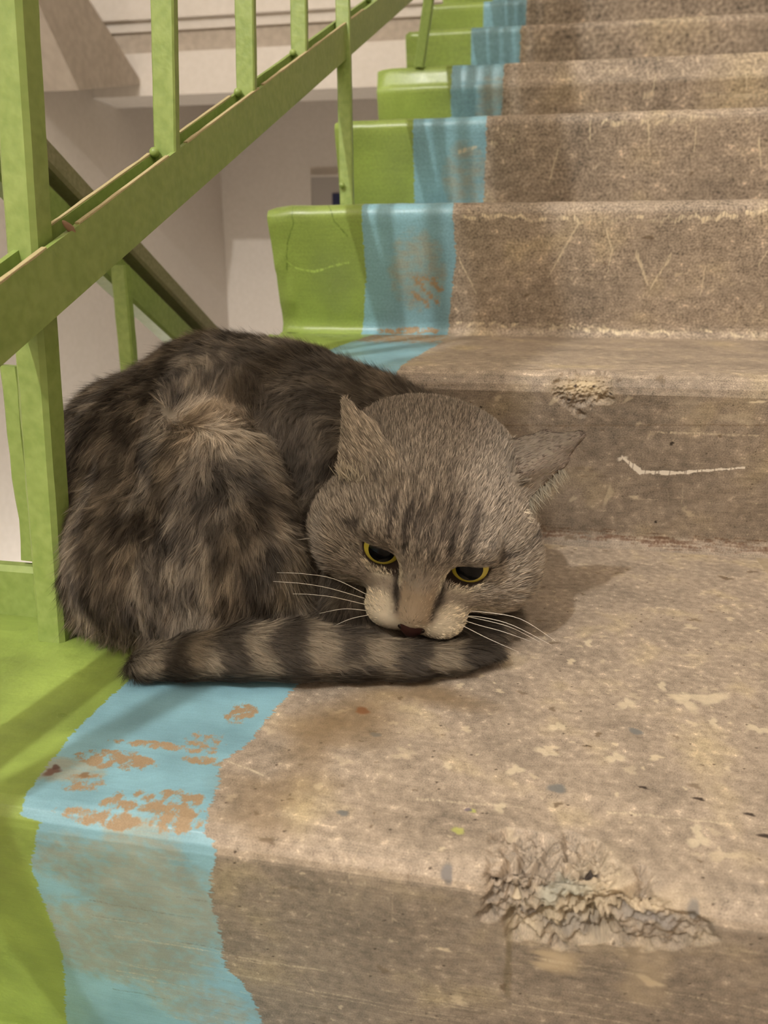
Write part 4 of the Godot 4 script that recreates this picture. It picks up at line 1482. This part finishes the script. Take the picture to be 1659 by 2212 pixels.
	var ways := [
		[Vector3(-0.0948, 0.1245, -0.2266), Vector3(-0.9744, -0.2143, 0.0679)], [Vector3(-0.1494, 0.1477, -0.2341), Vector3(-0.9773, -0.0639, 0.2021)], [Vector3(-0.1897, 0.1558, -0.2291), Vector3(-0.8733, -0.3357, 0.3531)], [Vector3(-0.2350, 0.1429, -0.2060), Vector3(-0.5630, -0.6590, 0.4988)],
		[Vector3(-0.2571, 0.1034, -0.1685), Vector3(-0.1276, -0.8913, 0.4352)], [Vector3(-0.2509, 0.0547, -0.1441), Vector3(0.0150, -0.9377, 0.3470)], [Vector3(-0.2238, 0.0827, -0.1471), Vector3(-0.1383, -0.8768, 0.4605)], [Vector3(-0.1977, 0.0288, -0.1142), Vector3(0.0972, -0.9300, 0.3544)],
		[Vector3(-0.1702, 0.1226, -0.1694), Vector3(0.1876, 0.9803, 0.0622)], [Vector3(-0.1768, 0.0927, -0.1484), Vector3(-0.3111, -0.8106, 0.4961)], [Vector3(-0.1523, 0.0977, -0.1545), Vector3(0.6184, -0.7515, 0.2297)], [Vector3(-0.1371, 0.0693, -0.1380), Vector3(0.2025, -0.9461, 0.2527)],
		[Vector3(-0.1631, 0.0574, -0.1295), Vector3(-0.0025, -0.9311, 0.3648)], [Vector3(-0.1311, 0.0348, -0.1391), Vector3(-0.3882, -0.8582, 0.3359)], [Vector3(-0.1312, 0.0910, -0.1882), Vector3(-0.2035, -0.9459, 0.2526)], [Vector3(-0.1088, 0.0299, -0.1630), Vector3(-0.0650, -0.9505, 0.3039)],
		[Vector3(-0.0402, 0.0110, -0.1488), Vector3(0.9338, -0.3516, -0.0664)], [Vector3(-0.0649, 0.1155, -0.2188), Vector3(-0.9473, 0.1431, -0.2867)],
	]
	var coat := Coat.new(3)
	scatter(body, 1600000.0, func(p: Vector3, nn: Vector3):
		if p.y < 0.004 or nn.y < -0.75:
			return
		var q := back * (p - HC)
		if h.at(q) < -0.004 or tf.at(p) < -0.004:
			return
		var w := flow(p, ways)
		w = (w - nn * nn.dot(w)).normalized()
		var wave := noise.get_noise_3dv(p * 75.0)
		w = w.rotated(nn, wave * 0.8 + noise.get_noise_3dv(p * 230.0) * 0.7 + rng.randfn(0.0, 0.15))
		var lift := 0.42 + 0.3 * noise.get_noise_3dv(p * 60.0 + Vector3(9, 0, 0)) + 0.3 * noise.get_noise_3dv(p * 210.0) + rng.randf() * 0.16
		if rng.randf() < 0.05:
			lift += 0.7
		var top := smoothstep(0.10, 0.15, p.y)
		var len := lerpf(0.0165, 0.0125, top) * rng.randf_range(0.75, 1.15)
		if len > 0.012 and rng.randf() < 0.04:
			len *= 1.35
		var dir := (w + nn * lift).normalized()
		if p.y < 0.02 and dir.y < 0.0:
			dir = Vector3(dir.x, dir.y * 0.25, dir.z).normalized()
		var col := body_color(p + w * 0.006)
		coat.add(rng.randi() % 3, p - nn * 0.0015, dir, nn, len, rng.randf_range(0.8, 1.25), col * pow(rng.randf_range(0.62, 1.3), 1.5)))
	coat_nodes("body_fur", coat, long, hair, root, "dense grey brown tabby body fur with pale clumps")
	var tcoat := Coat.new(3)
	scatter(tail, 1700000.0, func(p: Vector3, nn: Vector3):
		if nn.y < -0.8 or f.at(p) < -0.004:
			return
		var w := Vector3(0.93, -0.22, 0.16)
		w = (w - nn * nn.dot(w)).normalized().rotated(nn, noise.get_noise_3dv(p * 110.0) * 0.6 + rng.randfn(0.0, 0.14))
		var dir := (w + nn * (0.30 + 0.2 * rng.randf())).normalized()
		if p.y < 0.016 and dir.y < 0.0:
			dir.y *= 0.2
			dir = dir.normalized()
		tcoat.add(rng.randi() % 3, p - nn * 0.001, dir, nn, rng.randf_range(0.0085, 0.0135), rng.randf_range(0.75, 1.1), tail_color(p) * rng.randf_range(0.75, 1.3)))
	coat_nodes("tail_fur", tcoat, long, hair, root, "tail fur ringed with dark bands")
	var hcoat := Coat.new(2)
	var nose_at := Vector3(0, -0.012, 0.066)
	scatter(head, 3200000.0, func(q: Vector3, nq: Vector3):
		if q.z < -0.05 and q.y < -0.01:
			return
		for sd in [-1.0, 1.0]:
			var e := q - Vector3(0.0225 * sd, 0.0080, 0.036)
			e = e.rotated(Vector3(0, 0, 1), -0.30 * sd)
			if pow(e.x / 0.0108, 2) + pow(e.y / 0.0084, 2) < 1.04 and q.z > 0.018:
				return
		if q.distance_to(Vector3(0, -0.0165, 0.060)) < 0.0058:
			return
		var ear := skull.at(q) > 0.0035
		var w := q - nose_at
		w = (w - nq * nq.dot(w)).normalized()
		w = w.rotated(nq, noise.get_noise_3dv(q * 140.0) * 0.35 + rng.randfn(0.0, 0.14))
		var far := smoothstep(0.012, 0.065, q.distance_to(nose_at))
		var len := lerpf(0.0034, 0.0078, far) * rng.randf_range(0.75, 1.2)
		var lift := lerpf(0.42, 0.24, smoothstep(0.012, 0.03, (Vector3(absf(q.x) - 0.0225, q.y - 0.008, q.z - 0.036)).length())) + 0.18 * rng.randf()
		var col := head_color(q)
		var to_eye := Vector3(absf(q.x) - 0.0225, q.y - 0.008, q.z - 0.036).length()
		len *= clampf((to_eye - 0.008) / 0.014, 0.75, 1.0)
		if absf(q.x) > 0.045 and q.y < 0.008:
			len *= 1.35
		if ear:
			var s := signf(q.x)
			len = rng.randf_range(0.003, 0.0048)
			w = Vector3(0.75 * s, 0.45, -0.5)
			w = (w - nq * nq.dot(w)).normalized()
			if s > 0.0:
				col = Color(0.20, 0.155, 0.125) * (1.0 + 0.3 * noise.get_noise_3dv(q * 200.0))
			elif nq.dot(back * Vector3(-0.2491, 0.0828, 0.9649)) > 0.1:
				col = Color(0.42, 0.355, 0.28)
				len *= 1.6
		var p := HC + turn * q
		var np := turn * nq
		hcoat.add(rng.randi() % 2, p - np * 0.0006, turn * (w + nq * lift).normalized(), np, len, rng.randf_range(0.75, 1.15), col * pow(rng.randf_range(0.45, 1.4), 1.6)))
	# long pale hairs that fringe the openings of the ears
	for k in 420:
		var t := rng.randf()
		var q := r_low.lerp(r_edge, t) + Vector3(rng.randfn(0, 1), rng.randfn(0, 1), rng.randfn(0, 1)) * 0.0012
		var dir := (back * (Vector3(0.4563, -0.8350, 0.3074)) + Vector3(rng.randfn(0, 1), rng.randfn(0, 1), rng.randfn(0, 1)) * 0.25).normalized()
		hcoat.add(k % 2, HC + turn * q, turn * dir, turn * Vector3(0.2, 1, 0.3), rng.randf_range(0.006, 0.013), 0.6, CREAM * rng.randf_range(0.25, 0.6))
	for k in 160:
		var q := Vector3(0.0403, 0.0142, -0.0028) + Vector3(rng.randfn(0, 1), rng.randfn(0, 1), rng.randfn(0, 1)) * 0.0022
		var dir := (back * (Vector3(0.9840, -0.1676, 0.0612)) + Vector3(rng.randfn(0, 1), rng.randfn(0, 1), rng.randfn(0, 1)) * 0.15).normalized()
		hcoat.add(k % 2, HC + turn * q, turn * dir, turn * Vector3(0.2, 1, 0.3), rng.randf_range(0.006, 0.011), 0.9, CREAM * 1.2)
	for k in 260:
		var q := e_deep.lerp(e_out, rng.randf()) + Vector3(rng.randfn(0, 1), rng.randfn(0, 1), rng.randfn(0, 1)) * 0.002
		var dir := (back * (Vector3(-0.2428, 0.9700, -0.0094)) + Vector3(rng.randfn(0, 1), rng.randfn(0, 1), rng.randfn(0, 1)) * 0.3).normalized()
		hcoat.add(k % 2, HC + turn * q, turn * dir, turn * Vector3(0, 0.3, 1), rng.randf_range(0.005, 0.011), 0.7, CREAM * rng.randf_range(0.6, 1.0))
	coat_nodes("head_fur", hcoat, short, hair, root, "short grey head fur with dark forehead stripes and a pale muzzle")
	# eyes
	var rim := mat(Color8(28, 20, 16), 0.25)
	var yellow := mat(Color8(176, 164, 62), 0.12)
	var black := mat(Color8(7, 8, 10), 0.08, 0.3)
	for s in [-1.0, 1.0]:
		var gaze := Vector3(0.02, 0.36 if s < 0.0 else 0.32, 0.95).normalized()
		var er := 0.0124
		var eye := put("eye", ball(Vector3.ONE * er, 24, 36), rim, root)
		var gz := (turn * gaze).normalized()
		var gx := HY.cross(gz).normalized()
		eye.transform = Transform3D(Basis(gx, gz.cross(gx), gz), HC + turn * Vector3(0.0225 * s, 0.0075, 0.0275))
		put("iris", cap(er * 1.006, 0.0, 0.88), yellow, eye)
		put("pupil", cap(er * 1.014, 0.0, 0.58), black, eye)
	# nose
	var leather := mat(Color8(46, 23, 19), 0.45)
	var nose := put("nose", nose_mesh(), leather, root)
	nose.transform = Transform3D(turn * Basis.from_scale(Vector3(1.15, 1.45, 1.1)), HC + turn * Vector3(0, -0.0178, 0.0585))
	for s in [-1.0, 1.0]:
		put("nostril", ball(Vector3(0.0016, 0.0012, 0.0012), 8, 10), rim, nose).position = Vector3(0.0046 * s, 0.0010, 0.0022)
	# whiskers: fine white hairs from the muzzle
	var white := mat(Color8(232, 226, 212), 0.35)
	for w in [
		[Vector3(-0.0776, 0.0365, -0.1305), Vector3(-0.0923, 0.0478, -0.1206), Vector3(-0.1076, 0.0517, -0.1147), Vector3(-0.1190, 0.0528, -0.1108)], [Vector3(-0.0784, 0.0344, -0.1297), Vector3(-0.0939, 0.0440, -0.1170), Vector3(-0.1068, 0.0477, -0.1115), Vector3(-0.1196, 0.0497, -0.1065)], [Vector3(-0.0773, 0.0312, -0.1289), Vector3(-0.0913, 0.0396, -0.1161), Vector3(-0.1019, 0.0424, -0.1108), Vector3(-0.1100, 0.0434, -0.1075)],
		[Vector3(-0.0747, 0.0279, -0.1284), Vector3(-0.0859, 0.0327, -0.1182), Vector3(-0.0973, 0.0325, -0.1107)], [Vector3(-0.0718, 0.0266, -0.1286), Vector3(-0.0821, 0.0280, -0.1175), Vector3(-0.0896, 0.0265, -0.1103)], [Vector3(-0.1065, 0.0575, -0.1560), Vector3(-0.1162, 0.0595, -0.1442), Vector3(-0.1262, 0.0605, -0.1352)],
		[Vector3(-0.0268, 0.0267, -0.1348), Vector3(-0.0158, 0.0291, -0.1292), Vector3(-0.0014, 0.0290, -0.1233), Vector3(0.0183, 0.0230, -0.1167)], [Vector3(-0.0247, 0.0282, -0.1378), Vector3(-0.0126, 0.0302, -0.1333), Vector3(0.0032, 0.0300, -0.1287), Vector3(0.0202, 0.0232, -0.1213)], [Vector3(-0.0279, 0.0248, -0.1341), Vector3(-0.0167, 0.0251, -0.1277), Vector3(-0.0060, 0.0250, -0.1234), Vector3(0.0080, 0.0231, -0.1190)],
		[Vector3(-0.0314, 0.0239, -0.1331), Vector3(-0.0232, 0.0233, -0.1270), Vector3(-0.0124, 0.0214, -0.1211), Vector3(0.0025, 0.0180, -0.1164)], [Vector3(-0.0246, 0.0254, -0.1370), Vector3(-0.0099, 0.0258, -0.1314), Vector3(-0.0004, 0.0255, -0.1267), Vector3(0.0131, 0.0216, -0.1216)],
	]:
		var path := []
		var cv := Curve3D.new()
		for k in w.size():
			var tan: Vector3 = (w[mini(k + 1, w.size() - 1)] - w[maxi(k - 1, 0)]) / 6.0
			cv.add_point(w[k], -tan, tan)
		cv.bake_interval = 0.001
		var len := cv.get_baked_length()
		for k in 13:
			path.append(cv.sample_baked(len * k / 12.0))
		put("whisker", tube(path, 0.00020, 0.00005), white, root)


func cap(r: float, a0: float, a1: float) -> ArrayMesh:
	# part of a sphere round +z, between two angles from the axis
	var b := Bag.new()
	for k in 13:
		var a := lerpf(a0, a1, k / 12.0)
		for s in 32:
			var n := Vector3(sin(a) * cos(TAU * s / 32), sin(a) * sin(TAU * s / 32), cos(a))
			b.v.append(n * r)
			b.n.append(n)
			if k:
				var o := (k - 1) * 32
				var s2 := (s + 1) % 32
				b.i.append_array([o + s, o + s2, o + 32 + s2, o + s, o + 32 + s2, o + 32 + s])
	return done(b)


func nose_mesh() -> ArrayMesh:
	# a rounded triangle, wide at the top, narrow below
	var b := Bag.new()
	var seg := 28
	for k in 9:
		var t := k / 8.0
		for s in seg:
			var a := TAU * s / seg
			var e := Vector2(cos(a), sin(a))
			var w := 0.0060 * (1.0 + 0.42 * e.y) if e.y > 0 else 0.0060 * (1.0 + 0.5 * e.y)
			var p := Vector3(e.x * w * sin(t * PI / 2), e.y * 0.0056 * sin(t * PI / 2), 0.0048 * cos(t * PI / 2) - 0.10 * 0.0056 * e.y * t)
			b.v.append(p)
			b.n.append(Vector3(e.x * sin(t * PI / 2), e.y * sin(t * PI / 2), cos(t * PI / 2) + 0.2).normalized())
			if k:
				var o := (k - 1) * seg
				var s2 := (s + 1) % seg
				b.i.append_array([o + s, o + s2, o + seg + s2, o + s, o + seg + s2, o + seg + s])
	return done(b)
